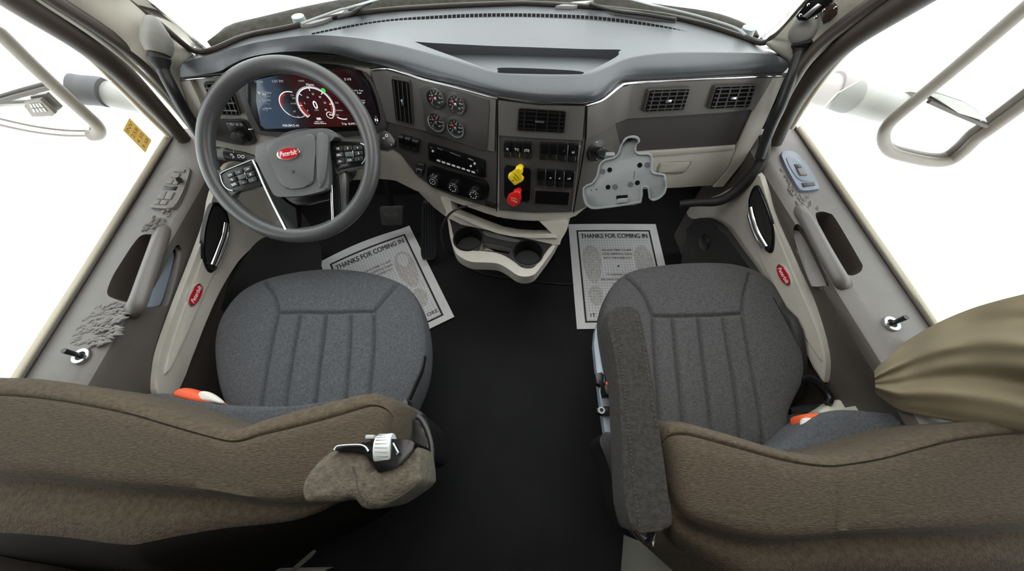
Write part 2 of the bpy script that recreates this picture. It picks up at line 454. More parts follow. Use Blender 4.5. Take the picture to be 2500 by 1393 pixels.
# ---- A pillars
def pillar(name, outline, m, t1=0, t0=-.03):
    """outline: (px,py,t) points"""
    bm = bmesh.new(); pts = [at(*p) for p in outline]
    n = len(pts)//2
    # ladder: first half top edge, second half (reversed) lower edge
    T = catmull(pts[:n], 5); Bq = catmull(pts[n:], 5)
    G = []
    for a, b in zip(T, Bq):
        mid = a.lerp(b, .5); nr = (CAM-mid).normalized()
        row = []
        for k in range(7):
            u = k/6; row.append(bm.verts.new(a.lerp(b, u)+nr*(.022*math.sin(math.pi*u))))
        back = [bm.verts.new(b-nr*.03), bm.verts.new(a-nr*.03)]
        G.append(row+back)
    for r0, r1 in zip(G, G[1:]):
        L = len(r0)
        for k in range(L): bm.faces.new((r0[k], r0[(k+1) % L], r1[(k+1) % L], r1[k]))
    bm.faces.new(G[0][::-1]); bm.faces.new(G[-1])
    return struct(name, bm, m)
pillar('trim_4', [(278, -30, .82), (316, 0, .85), (392, 66, .90), (434, 104, .95), (470, 132, .985), (446, 180, .98), (470, 330, 1.06),
                  (100, -40, .775), (150, 0, .795), (262, 82, .84), (348, 146, .88), (395, 195, .92), (440, 262, .98), (500, 345, 1.06)], M_beige2)
pillar('trim_5', [(2015, -25, .83), (1977, 0, .85), (1900, 84, .92), (1884, 97, .945), (1872, 112, .96), (1925, 165, 1.0), (1880, 330, 1.10),
                  (2200, -35, .775), (2148, 0, .79), (2040, 88, .84), (2000, 122, .87), (1965, 165, .93), (1935, 235, .99), (1862, 345, 1.08)], M_beige2)
def band(name, pts, r, m, sc=(1, 1), rs=None):
    P = [at(*p) for p in pts]; Q = catmull(P, 5)
    if rs:
        R = []
        for i in range(len(Q)): k = i/(len(Q)-1)*(len(rs)-1); j = min(len(rs)-2, int(k)); R.append(rs[j]+(rs[j+1]-rs[j])*(k-j))
        r = R
    return tag(tubeo(name, Q, r, m, res=14, sc=sc), kind='structure')
# left door frame: outer dark band, cream flange, dark seal
band('trim_6', [(-60, -75, .72), (52, 0, .77), (205, 98, .85), (300, 178, .93), (380, 262, 1.02), (452, 342, 1.12), (470, 365, 1.14)], 0, M_sky, rs=[.036, .034, .031, .026, .022, .018, .016])
band('trim_7', [(20, -55, .745), (106, 0, .775), (240, 90, .84), (335, 168, .92), (410, 245, 1.0), (470, 320, 1.08)], 0, M_beige2, rs=[.012, .011, .009, .007, .006, .005])
band('trim_8', [(60, -50, .745), (132, 0, .775), (265, 86, .84), (350, 155, .90), (415, 230, .98), (478, 320, 1.07)], 0, M_sky, rs=[.017, .016, .015, .013, .011, .010])
band('trim_9', [(-95, -60, .73), (10, 0, .78), (170, 102, .87), (270, 190, .96), (355, 275, 1.05), (436, 352, 1.14)], 0, M_flange, rs=[.010, .010, .008, .009, .009, .008])
# right door frame
band('trim_10', [(2330, -75, .71), (2208, 0, .765), (2075, 88, .84), (2000, 160, .91), (1942, 240, .99), (1908, 308, 1.06), (1890, 350, 1.1)], 0, M_sky, rs=[.037, .035, .031, .028, .025, .022, .02])
band('trim_11', [(2250, -55, .74), (2168, 0, .775), (2050, 82, .84), (1978, 148, .89), (1935, 215, .94), (1898, 290, 1.02)], 0, M_beige2, rs=[.011, .010, .009, .007, .006, .005])
band('trim_12', [(2215, -50, .74), (2142, 0, .775), (2022, 90, .84), (1965, 150, .88), (1925, 220, .93), (1880, 310, 1.02)], 0, M_sky, rs=[.017, .016, .015, .013, .012, .010])
band('trim_13', [(2360, -60, .72), (2245, 0, .775), (2105, 92, .85), (2030, 165, .93), (1968, 252, 1.02), (1932, 312, 1.09)], 0, M_flange, rs=[.010, .010, .009, .009, .009, .008])
# door aperture rubber at the dash side, right
band('trim_14', [(1868, 330, 1.03), (1862, 385, 1.06), (1842, 420, 1.08), (1808, 457, 1.12), (1775, 482, 1.15), (1745, 492, 1.17), (1705, 494, 1.18), (1660, 498, 1.2)], 0, M_rub, rs=[.016, .016, .016, .016, .016, .015, .013, .012])

# ================================================================ DOORS
def door_body(root, ys, side):
    """side -1 left / +1 right; ys: (y, outer x, inner x)"""
    bm = bmesh.new(); rings = []
    for y, xo, xi, xs in ys:
        s = side
        pr = [(xo+s*.05, .64), (xo+s*.012, .668), (xo, .672), (xi+s*.03, .668), (xi+s*.012, .664), (xi, .652), (xi-s*.008, .632), (xs+s*.006, .585), (xs, .55), (xs, .50), (xs, .30), (xs+s*.01, .12), (xs+s*.05, .05), (xo+s*.05, .05)]
        rings.append([bm.verts.new(V((x, y, z))) for x, z in pr])
    for A, B in zip(rings, rings[1:]):
        n = len(A)
        for k in range(n): bm.faces.new((A[k], A[(k+1) % n], B[(k+1) % n], B[k]))
    bm.faces.new(rings[0][::-1]); bm.faces.new(rings[-1])
    return bm
ZL = Plane((0, 0, .668), (0, 0, 1))
def shade_sides(o):  # paints the shade below the ledge onto the steep door faces
    o.data.materials.append(M_taupe_shade); off = wloc(o)
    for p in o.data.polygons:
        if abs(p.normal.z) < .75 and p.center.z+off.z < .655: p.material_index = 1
# ---- left door
D1 = thing('door_1', 'driver side door with armrest ledge, pull bar and window switches', None, (-1.0, .35, 0), kind='structure')
SL = Plane((-.868, .5, .4), (1, 0, 0))
body = obj('door_panel', door_body(D1, [(-.31, -1.012, -.905, -.87), (.1, -1.02, -.903, -.87), (.45, -1.035, -.903, -.87), (.8, -1.055, -.905, -.87), (1.0, -1.068, -.91, -.875)], -1), M_taupe, D1)
def cut_prism(surf, px, depth, out=.03, dirn=None):
    bm = bmesh.new(); A = []; B = []
    for x, y in px:
        P, N = surf(x, y); d = dirn if dirn else N; A.append(P+d*out); B.append(P-d*depth)
    add_prism(bm, A, B, 0); return bm
LO = cpx(zo([(885, 448), (905, 470), (860, 560), (800, 680), (745, 790), (715, 820), (655, 812), (610, 780), (640, 690), (700, 590), (760, 500), (810, 450)], 0, 380, .4308), 4)
boolean(body, cut_prism(ZL, LO, .085))
LSL = plane3(V((-.903, .2, .655)), V((-.903, .8, .655)), V((-.868, .5, .56)))
LI = cpx(zo([(1005, 505), (1030, 530), (1025, 590), (960, 820), (925, 850), (850, 858), (825, 840), (900, 700), (955, 590)], 0, 380, .4308), 4)
boolean(body, cut_prism(LSL, LI, .035, .03))
slab(LSL, [((x-395)*.93+395, (y-675)*.95+675) for x, y in LI], -.034, -.028, 'pocket_liner', M_blu, D1, .001)['label'] = 'blue grey pocket liner'
shade_sides(body)
bmb = bmesh.new()
tube(bmb, catmull([onz(402, 555, .640), onz(396, 568, .664), onz(385, 600, .672), onz(362, 665, .674), onz(338, 733, .672), onz(328, 752, .664), onz(322, 762, .640)], 5), .0195, res=16, sc=(1, .8)); obj('pull_bar', bmb, M_bar, D1)
# worn, creased vinyl on the ledge
def creases(root, surf, poly, n, L, seed, slope):
    rnd = random.Random(seed); bm = bmesh.new()
    xs = [p[0] for p in poly]; ys = [p[1] for p in poly]
    def inside(x, y):
        c = False; j = len(poly)-1
        for i in range(len(poly)):
            xi, yi = poly[i]; xj, yj = poly[j]
            if (yi > y) != (yj > y) and x < (xj-xi)*(y-yi)/(yj-yi)+xi: c = not c
            j = i
        return c
    k = 0; g = 0
    while k < n and g < 5000:
        g += 1; x = rnd.uniform(min(xs), max(xs)); y = rnd.uniform(min(ys), max(ys))
        if not inside(x, y): continue
        k += 1; l = L*rnd.uniform(.5, 1.2); a = slope+rnd.uniform(-.22, .22)
        pts = []
        for q in range(5):
            u = q/4-.5; P, N = surf(x+l*u*math.cos(a), y+l*u*math.sin(a)+2*math.sin(q*2.1)); pts.append(P+N*(-.0034))
        tube(bm, pts, [.0012, .0034, .0042, .0034, .0012], res=10)
    return obj('creased_vinyl', bm, M_taupe, root, smooth=80)
creases(D1, Plane((0, 0, .671), (0, 0, 1)), [(252, 728), (318, 742), (300, 790), (265, 838), (215, 845), (170, 835), (205, 770)], 110, 34, 2, -.3)
creases(D1, plane3(V((-.93, .2, .67)), V((-.93, .9, .67)), V((-.895, .5, .64))), [(380, 522), (425, 505), (455, 480), (445, 530), (428, 562), (390, 562), (350, 572), (345, 560)], 60, 18, 3, -.5)
# insert, handle, badge
ins = cpx([(512, 470), (498, 540), (470, 620), (425, 735), (384, 850), (374, 905), (372, 962), (420, 964), (455, 880), (510, 745), (560, 655), (600, 610), (650, 570), (690, 520), (690, 430), (600, 400), (548, 400)], 3)
slab(SL, ins, -.004, .012, 'insert_panel', M_beige, D1, .005)['label'] = 'pale beige insert panel'
slab(SL, cpx([(505, 520), (478, 640), (430, 770), (388, 900), (400, 900), (452, 790), (510, 660), (542, 600), (540, 500), (530, 480)], 3), .010, .016, 'insert_ridge', M_beige, D1, .004)
rec = cpx(zo([(1183, 262), (1230, 285), (1258, 350), (1265, 450), (1235, 560), (1180, 650), (1150, 660), (1125, 620), (1112, 560), (1120, 430), (1150, 310)], 0, 380, .4308), 4)
slab(SL, rec, .008, .020, 'handle_recess', M_gloss, D1, .003)
slab(SL, [((x-512)*.86+512, (y-578)*.88+578) for x, y in rec], .018, .0205, 'handle_recess_bed', M_rub, D1, .001)
for nm, pl, r in (('door_lever', [(532, 545), (525, 580), (512, 615), (498, 648)], .009), ('lever_edge', [(537, 560), (533, 590), (521, 622), (506, 650)], .005)):
    tubeo(nm, catmull([SL(x, y)[0]+V((.026, 0, 0)) for x, y in pl], 6), r, M_chr, D1, sc=(.6, 1))['label'] = 'chrome door release lever'
def emblem(surf, px, py, a, b, root, rot, th=.005, s='Peterbilt', off=0.0, name='emblem', flip=1):
    P, N = surf(px, py); P = P+N*off; ax, bx = frame(N); c, q = math.cos(math.radians(rot)), math.sin(math.radians(rot))
    ex = ax*c+bx*q; ey = bx*c-ax*q
    def loop(k, h): return [P+N*h+ex*(a*k*math.cos(t))+ey*(b*k*math.sin(t)) for t in [2*math.pi*i/48 for i in range(48)]]
    bm = bmesh.new(); add_prism(bm, loop(1, th), loop(1, 0), .001); e = obj(name, bm, M_chr, root)
    bm = bmesh.new(); add_prism(bm, loop(.90, th+.001), loop(.90, th-.002), .0008); r = obj('emblem_face', bm, M_red, e); r['label'] = 'red enamel oval'
    bm = bmesh.new(); add_text(bm, s, lambda x, y: P+N*(th+.0013)+ex*(x*b*1.05)+ey*(y*b*1.15), shear=.35, sx=a/b*.40, bold=.002); l = obj('emblem_script', bm, M_wh, e, smooth=0); l['label'] = 'white script lettering'
    return e
emblem(SL, 461, 719, .034, .016, D1, 0, off=.014)
# switch panel
swp = cpx(zo([(1000, 78), (1070, 75), (1088, 95), (1060, 190), (1015, 280), (975, 308), (885, 306), (862, 290), (900, 190), (950, 105)], 0, 380, .4308), 4)
sp = slab(ZL, swp, -.002, .009, 'switch_panel', M_taupe, D1, .003); sp['label'] = 'raised taupe surround of the window switches'
def keyz(parent, q, m=M_blk, nm='switch', t0=.006, t1=.012, surf=ZL): return slab(surf, q, t0, t1, nm, m, parent, .0015)
for q in ([(1010, 90), (1068, 94), (1060, 110), (1003, 106)], [(995, 112), (1040, 116), (1028, 142), (985, 136)], [(975, 150), (1005, 152), (990, 176), (960, 172)], [(1008, 153), (1038, 156), (1022, 180), (993, 178)], [(945, 222), (1015, 228), (985, 262), (955, 258)][:0] or [(930, 215), (965, 218), (945, 262), (905, 258)], [(968, 218), (1008, 222), (985, 264), (948, 262)], [(905, 265), (930, 267), (918, 290), (892, 288)], [(935, 267), (972, 270), (958, 292), (922, 290)]):
    keyz(sp, zo(q, 0, 380, .4308), M_taupe)
keyz(sp, zo([(948, 183), (1025, 187), (1012, 210), (935, 206)], 0, 380, .4308), M_gloss, 'switch_recess', .006, .010)
tubeo('mirror_knob', [onz(437, 438, .678), onz(437, 438, .694)], .007, M_blk, sp)
P = onz(199, 869, .672)
latheo('lock_ring', P, V((0, 0, 1)), [(.010, 0), (.010, .003), (.0165, .004), (.0175, .002), (.0175, -.002)], M_sat, D1)
tubeo('lock_peg', [P, P+V((.0, 0, .018)), P+V((0, 0, .036))], [.0045, .005, .0055], M_blk, D1)
tubeo('belt_seal', [V((x-.002, y, .674)) for x, y in ((-1.022, -.3), (-1.03, .1), (-1.045, .45), (-1.065, .8), (-1.078, 1.0))], .009, M_flange, D1, sc=(.7, 1))
tubeo('glass_run', [V((x, y, .676)) for x, y in ((-1.008, -.3), (-1.016, .1), (-1.031, .45), (-1.051, .8), (-1.064, 1.0))], .004, M_sky, D1)
# speaker pod low in the door / kick panel
slab(Plane((-.85, .8, .3), (1, -.15, 0)), cpx([(655, 575), (610, 600), (560, 660), (520, 740), (470, 860), (430, 965), (530, 965), (700, 860), (760, 720), (770, 600), (720, 560)], 3), 0, .03, 'speaker_pod', M_rub, D1, .012)['label'] = 'black speaker pod low in the door'

# ---- right door
D2 = thing('door_2', 'passenger side door with armrest ledge, pull bar and one window switch', None, (.95, .35, 0), kind='structure')
body2 = obj('door_panel', door_body(D2, [(-.31, .975, .845, .865), (.1, .962, .825, .835), (.34, .946, .800, .800), (.6, .930, .776, .765), (.87, .915, .748, .738), (1.0, .908, .74, .725)], 1), M_taupe, D2)
RO = cpx(zo([(500, 432), (540, 440), (575, 470), (690, 665), (705, 700), (690, 728), (645, 740), (610, 700), (540, 580), (480, 455)], 1750, 300, .5027), 4)
boolean(body2, cut_prism(ZL, RO, .085))
RSL = plane3(V((.79, .4, .655)), V((.75, .85, .655)), V((.765, .6, .56)))
SR = plane3(V((.80, .34, .5)), V((.738, .87, .5)), V((.80, .34, .3)))
RI = cpx(zo([(385, 492), (405, 500), (450, 570), (545, 760), (540, 778), (480, 780), (465, 765), (425, 670), (385, 560), (375, 510)], 1750, 300, .5027), 4)
RSL2 = Plane(onz(1985, 620, .655), (-.45, 0, .9))
boolean(body2, cut_prism(RSL2, RI, .03, .03))
slab(RSL2, [((x-1982)*.93+1982, (y-620)*.95+620) for x, y in RI], -.029, -.023, 'pocket_liner', M_taupe, D2, .001)
shade_sides(body2)
bmb = bmesh.new()
tube(bmb, catmull([onz(1950, 505, .640), onz(1957, 518, .664), onz(1975, 545, .672), onz(2010, 610, .674), onz(2046, 672, .672), onz(2058, 690, .664), onz(2065, 702, .640)], 5), .0195, res=16, sc=(1, .8)); obj('pull_bar', bmb, M_bar, D2)
creases(D2, Plane((0, 0, .671), (0, 0, 1)), zo([(300, 190), (330, 240), (395, 345), (470, 360), (500, 420), (440, 425), (395, 390), (340, 300)], 1750, 300, .5027), 46, 9, 5, .9)
insR = cpx(zo([(100, 60), (105, 130), (200, 122), (300, 180), (400, 320), (500, 440), (620, 620), (740, 800), (885, 1088), (916, 1060), (915, 920), (850, 700), (740, 420), (620, 160), (560, -10), (500, -150), (380, -60)], 1650, 480, .409), 3)
slab(SR, insR, -.004, .012, 'insert_panel', M_beige, D2, .005)['label'] = 'pale beige insert panel'
slab(SR, cpx(zo([(450, 100), (520, 330), (640, 560), (760, 760), (880, 940), (905, 960), (870, 780), (740, 480), (640, 240), (570, 60), (480, 0)], 1650, 480, .409), 3), .010, .016, 'insert_ridge', M_beige, D2, .004)
recR = cpx(zo([(215, 300), (240, 330), (290, 460), (308, 540), (302, 615), (285, 628), (262, 605), (215, 505), (187, 430), (187, 350)], 1750, 300, .5027), 4)
slab(SR, recR, .008, .020, 'handle_recess', M_gloss, D2, .003)
slab(SR, [((x-1872)*.86+1872, (y-530)*.88+530) for x, y in recR], .018, .0205, 'handle_recess_bed', M_rub, D2, .001)
for nm, pl, r in (('door_lever', [(1851, 505), (1858, 535), (1871, 570), (1890, 602)], .009), ('lever_edge', [(1846, 522), (1853, 548), (1866, 580), (1882, 604)], .005)):
    tubeo(nm, catmull([SR(x, y)[0]+SR.n*.026 for x, y in pl], 6), r, M_chr, D2, sc=(.6, 1))['label'] = 'chrome door release lever'
emblem(SR, 1928, 669, .034, .016, D2, 0, off=.014)
swp = cpx(zo([(305, 165), (318, 150), (355, 145), (385, 163), (440, 230), (488, 318), (472, 333), (405, 338), (385, 322), (340, 245)], 1750, 300, .5027), 4)
sp = slab(ZL, swp, -.002, .009, 'switch_panel', M_blu, D2, .003); sp['label'] = 'blue grey switch bezel'
slab(ZL, cpx(zo([(328, 190), (350, 180), (375, 182), (400, 205), (440, 285), (385, 285)], 1750, 300, .5027), 4), .008, .0105, 'switch_plate', M_blu, sp, .001)
keyz(sp, zo([(363, 215), (393, 213), (403, 235), (374, 237)], 1750, 300, .5027), M_gloss, 'switch_recess', .010, .0125)
keyz(sp, zo([(374, 238), (403, 236), (424, 268), (392, 270)], 1750, 300, .5027), M_taupe, 'switch', .010, .0145)
keyz(sp, zo([(400, 304), (460, 297), (466, 315), (410, 324)], 1750, 300, .5027), M_blk, 'lock_switch', .008, .0115)
P = onz(2176, 790, .672)
latheo('lock_ring', P, V((0, 0, 1)), [(.010, 0), (.010, .003), (.0165, .004), (.0175, .002), (.0175, -.002)], M_sat, D2)
tubeo('lock_peg', [P, P+V((.0, 0, .018)), P+V((.0, 0, .036))], [.0045, .005, .0055], M_blk, D2)
tubeo('belt_seal', [V((x+.008, y, .674)) for x, y in ((.975, -.3), (.962, .1), (.946, .34), (.930, .6), (.915, .87), (.908, 1.0))], .009, M_flange, D2, sc=(.7, 1))
tubeo('glass_run', [V((x-.006, y, .676)) for x, y in ((.975, -.3), (.962, .1), (.946, .34), (.930, .6), (.915, .87), (.908, 1.0))], .004, M_sky, D2)
PR = Plane((.70, .8, .3), (-1, -.15, 0))
slab(PR, cpx(zo([(60, 300), (80, 190), (130, 135), (200, 130), (290, 185), (380, 310), (470, 430), (600, 620), (740, 800), (740, 1200), (400, 1200), (60, 700)], 1650, 480, .409), 3), -.01, .012, 'speaker_pod', M_rub, D2, .012)['label'] = 'black speaker pod low in the door'
P_, N_ = PR(1728, 590); latheo('pod_cap', P_+N_*.008, N_, [(.03, 0), (.028, .008), (.02, .012), (0, .014)], M_blk, D2)

# ================================================================ DASHBOARD
DB = thing('dashboard', 'wrap-around charcoal dashboard with padded top across the whole cab', 'dashboard', (-.06, 1.0, 0))
# --- padded top: height field between px rows
R0 = [(455, 140), (480, 124), (498, 134), (529, 125), (603, 94), (696, 76), (819, 48), (942, 31), (1096, 21), (1250, 15), (1294, 15), (1438, 23), (1618, 44), (1726, 69), (1827, 102), (1875, 118), (1905, 132)]
R1 = [(448, 152), (480, 142), (520, 132), (590, 112), (650, 99), (757, 86), (865, 92), (970, 110), (1090, 142), (1160, 163), (1215, 178), (1320, 184), (1425, 182), (1480, 166), (1530, 144), (1620, 130), (1750, 128), (1880, 132), (1922, 150)]
R2 = [(440, 168), (470, 166), (520, 154), (580, 134), (640, 118), (742, 108), (830, 116), (900, 135), (1000, 155), (1120, 190), (1205, 214), (1313, 226), (1428, 228), (1466, 216), (1510, 186), (1560, 172), (1650, 168), (1780, 163), (1880, 160), (1924, 164)]
R3 = [(440, 188), (480, 184), (535, 174), (560, 160), (603, 141), (665, 129), (742, 125), (819, 132), (880, 148), (946, 162), (1038, 189), (1130, 210), (1217, 233), (1313, 247), (1426, 249), (1465, 239), (1511, 205), (1534, 198), (1637, 191), (1781, 184), (1912, 178)]
Z0 = [(0, .872), (1, .872)]
Z1 = [(440, .90), (520, .925), (742, .955), (880, .935), (980, .905), (1925, .905)]
Z2 = [(440, .885), (520, .91), (742, .945), (880, .915), (980, .890), (1925, .890)]
Z3 = [(440, .868), (520, .885), (600, .925), (742, .932), (850, .90), (940, .870), (1925, .865)]
TRAY = [(1030, 124), (1040, 118), (1250, 122), (1490, 130), (1507, 138), (1500, 150), (1430, 181), (1400, 186), (1240, 184), (1200, 178), (1130, 156)]
SLOT = [(1216, 169), (1224, 164), (1330, 166), (1418, 170), (1424, 176), (1416, 181), (1330, 179), (1222, 176)]
def inside(x, y, poly):
    c = False; j = len(poly)-1
    for i in range(len(poly)):
        xi, yi = poly[i]; xj, yj = poly[j]
        if (yi > y) != (yj > y) and x < (xj-xi)*(y-yi)/(yj-yi)+xi: c = not c
        j = i
    return c
NC = 230
c0, c1, c2, c3 = [resample([V((a, b, 0)) for a, b in cpx(R, 5, False)], NC) for R in (R0, R1, R2, R3)]
bm = bmesh.new(); cols = []
tray_e = list(zip(TRAY, TRAY[1:]+TRAY[:1])); slot_e = list(zip(SLOT, SLOT[1:]+SLOT[:1]))
for i in range(NC):
    a, b, c, d = c0[i], c1[i], c2[i], c3[i]; col = []
    z1, z2, z3 = [sum(lerp_tab(Zt, qx+e*22) for e in range(-4, 5))/9 for Zt, qx in ((Z1, b.x), (Z2, c.x), (Z3, d.x))]
    P0 = onz(a.x, a.y, .872); P1 = onz(b.x, b.y, z1); P2 = onz(c.x, c.y, z2); P3 = onz(d.x, d.y, z3)
    # far part (flat) 0->1
    M = 48
    for j in range(M):
        k = j/M; q = P0.lerp(P1, k); q.z = .872+(z1-.872)*k**(1.2+max(0, min(1, (z1-.905)/.05)))
        col.append(q)
    col += catmull([P1, P2, P3], 7)
    n = V((0, .9, -.3))
    col.append(P3+V((0, .012, -.004))); col.append(P3+V((0, .05, -.012))); col.append(P3+V((0, .08, -.05))); col.append(P0+V((0, -.01, -.06)))
    cols.append([bm.verts.new(p) for p in col])
for A, B in zip(cols, cols[1:]):
    for k in range(len(A)): bm.faces.new((A[k], A[(k+1) % len(A)], B[(k+1) % len(A)], B[k]))
bm.faces.new(cols[0]); bm.faces.new(cols[-1][::-1])
pad = obj('dash_top', bm, M_dash, DB, smooth=70); 
def cut_tray(poly, zf, zn, y0, y1):
    bm = bmesh.new(); A = []; B = []
    for x, y in poly:
        k = max(0, min(1, (y-y0)/(y1-y0))); p = onz(x, y, .882+.018*k); zb = zf+(zn-zf)*k
        A.append(V((p.x, p.y, .96))); B.append(V((p.x, p.y, zb)))
    add_prism(bm, A, B, 0); boolean(pad, bm)
cut_tray(cpx(TRAY, 4), .868, .891, 120, 184)
cut_tray(cpx(SLOT, 4), .868, .874, 164, 181)
pad['label'] = 'padded blue grey dash top with a sunken tray'
# defroster grille: slots along the windshield
dl = catmull([V((a, b, 0)) for a, b in ((760, 82), (860, 63), (960, 50), (1060, 42), (1160, 37), (1250, 36), (1350, 38), (1450, 43), (1560, 56), (1640, 70), (1715, 90))], 6)
dl = resample(dl, 90); bm = bmesh.new(); bm2 = bmesh.new()
for i in range(89):
    a, b = dl[i], dl[i+1]; u = min(1, i/16)*min(1, (88-i)/18+.15); h = 1.2+2.6*u
    def pad_z(x, y):
        r = ray(x, y); k = (y-15)/170; return onz(x, y, .8755+.012*k)
    e = (b-a)*.09
    L = [pad_z(*p) for p in ((a.x+e.x, a.y-h+e.y), (b.x-e.x, b.y-h-e.y), (b.x-e.x, b.y+h-e.y), (a.x+e.x, a.y+h+e.y))]
    add_prism(bm, L, [p-V((0, 0, .004)) for p in L])
    L = [pad_z(*p) for p in ((a.x, a.y-h-1.2), (b.x, b.y-h-1.2), (b.x, b.y+h+1.2), (a.x, a.y+h+1.2))]
    add_prism(bm2, [p-V((0, 0, .0007)) for p in L], [p-V((0, 0, .005)) for p in L])
gr = obj('defroster_grille', bm2, M_dash, DB); obj('grille_slots', bm, M_blkm, gr)
# --- lower beige body
CH = [(447, 190), (500, 184), (545, 178), (640, 178), (742, 176), (880, 172), (946, 164), (1038, 191), (1130, 212), (1217, 235), (1313, 249), (1426, 251), (1465, 241), (1511, 207), (1534, 200), (1637, 193), (1781, 186), (1912, 180)]
BB = [(505, 360), (560, 432), (700, 440), (860, 432), (931, 434), (965, 440), (1010, 464), (1060, 508), (1092, 532), (1200, 548), (1300, 556), (1380, 543), (1408, 522), (1428, 500), (1500, 462), (1600, 457), (1740, 453)]
def outw(pl, n=90): return [(p.x, p.y) for p in resample(catmull([V((a, b, 0)) for a, b in pl], 5), n)]
def sync(top, bot):
    return top, bot
# piecewise so that the columns stay upright in the photo
patch(FAS, [(447, 188), (545, 178), (742, 160), (905, 168)], [(500, 345), (560, 440), (742, 445), (931, 436)], 30, 10, -.06, 0, 'dash_body', M_beige, DB)
patch(FAS, [(900, 168), (946, 164), (1038, 191), (1130, 212), (1217, 235)], [(925, 436), (965, 440), (1015, 465), (1062, 478), (1217, 530)], 30, 12, -.06, 0, 'dash_body', M_beige, DB)
patch(FAS, [(1215, 235), (1313, 249), (1426, 251)], [(1215, 529), (1300, 538), (1380, 537), (1405, 526)], 20, 12, -.06, 0, 'dash_body', M_beige, DB)
patch(FAS, [(1424, 251), (1465, 241), (1511, 207), (1560, 198)], [(1404, 528), (1432, 505), (1500, 466), (1600, 458)], 24, 12, -.06, 0, 'dash_body', M_beige, DB)
patch(FAS, [(1555, 199), (1637, 193), (1781, 186), (1912, 180), ], [(1595, 458), (1680, 455), (1735, 453), (1762, 448)], 24, 12, -.06, 0, 'dash_body', M_beige, DB)
# chrome strips
def strip(pl, r, nm='chrome_strip', m=M_chr, off=.004, sc=(1, 1)):
    return tubeo(nm, [FAS(p.x, p.y)[0]+FAS(p.x, p.y)[1]*off for p in catmull([V((a, b, 0)) for a, b in pl], 4)], r, m, DB, sc=sc)
strip([(905, 168), (946, 165), (990, 176), (1038, 192), (1130, 214), (1217, 238)], .0045, sc=(1, .6))
strip([(1217, 238), (1265, 246), (1313, 251), (1424, 254)], .0022, m=M_gloss)
strip([(1428, 254), (1465, 243), (1490, 225), (1511, 209), (1534, 201), (1637, 195), (1781, 188), (1855, 184), (1905, 182)], .0045, sc=(1, .6))
strip([(448, 192), (500, 187), (545, 183)], .0045, sc=(1, .6))
# --- dark fascia panels
patch(FAS, [(905, 176), (946, 170), (1038, 196), (1130, 218), (1215, 240)], [(946, 352), (980, 374), (1020, 426), (1060, 457), (1130, 484), (1212, 508)], 34, 12, 0, .005, 'centre_fascia', M_fas, DB)
patch(FAS, [(908, 172), (946, 168), (1038, 195), (1130, 217), (1214, 240)], [(946, 293), (1000, 306), (1060, 320), (1150, 352), (1210, 366)], 34, 8, .004, .010, 'centre_fascia', M_fasm, DB)
patch(FAS, [(1220, 242), (1313, 254), (1424, 256)], [(1220, 511), (1300, 517), (1394, 515)], 20, 12, 0, .005, 'switch_fascia', M_fas, DB)
patch(FAS, [(1220, 242), (1313, 254), (1424, 256)], [(1219, 326), (1300, 332), (1418, 338)], 20, 8, .004, .010, 'vent_fascia', M_fasm, DB)
patch(FAS, [(1430, 258), (1465, 246), (1511, 211), (1540, 204)], [(1400, 515), (1425, 505), (1470, 470), (1500, 440)], 18, 12, 0, .005, 'corner_fascia', M_fasm, DB)
patch(FAS, [(1430, 257), (1465, 245), (1511, 211), (1536, 203)], [(1427, 335), (1459, 321), (1499, 296), (1530, 285)], 24, 8, .004, .011, 'passenger_fascia', M_fasm, DB)
patch(FAS, [(1535, 203), (1637, 197), (1781, 190), (1880, 186)], [(1529, 285), (1637, 279), (1781, 269), (1848, 262)], 34, 8, .004, .011, 'passenger_fascia', M_fasm, DB)
patch(FAS, [(1499, 296), (1528, 286), (1637, 280), (1781, 270), (1833, 267)], [(1520, 372), (1551, 366), (1640, 361), (1792, 349), (1799, 340)], 30, 8, .003, .006, 'glovebox_panel', M_brown, DB)['label'] = 'dark plum grey panel above the glovebox'
gb = slab(FAS, [(1545, 368), (1640, 361), (1793, 351), (1792, 368), (1772, 410), (1737, 449), (1660, 453), (1590, 456), (1500, 462), (1520, 400)], .002, .010, 'glovebox_door', M_beige, DB, .004)
slab(FAS, [(1549, 369), (1640, 363), (1789, 353), (1786, 361), (1640, 373), (1553, 380)], .009, .013, 'glovebox_lip', M_beige, gb, .002)
hq = [(1610, 393), (1680, 390), (1669, 412), (1602, 415)]
slab(FAS, cpx([(1608, 392), (1682, 389), (1684, 394), (1671, 414), (1650, 421), (1620, 420), (1601, 416)], 2), .009, .011, 'handle_recess', M_box, gb, .001)
slab(FAS, rquad(hq, .08), .010, .016, 'glovebox_handle', M_beige, gb, .002)
patch(FAS, [(1881, 187), (1832, 270), (1797, 350), (1775, 408), (1738, 452)], [(1909, 185), (1882, 250), (1850, 322), (1808, 392), (1762, 450)], 24, 4, -.02, .012, 'side_trim_strip', M_beige, DB)
patch(FAS, [(447, 196), (462, 240), (485, 300), (505, 340)], [(470, 192), (492, 240), (512, 300), (530, 340)], 16, 4, -.02, .012, 'side_trim_strip', M_beige, DB)
# vertical seams of the centre stack
strip([(1217, 240), (1218, 380), (1215, 511)], .0016, 'panel_seam', M_blkm, .010)
strip([(1427, 254), (1424, 340), (1412, 420), (1396, 514)], .0018, 'panel_seam', M_blkm, .010)
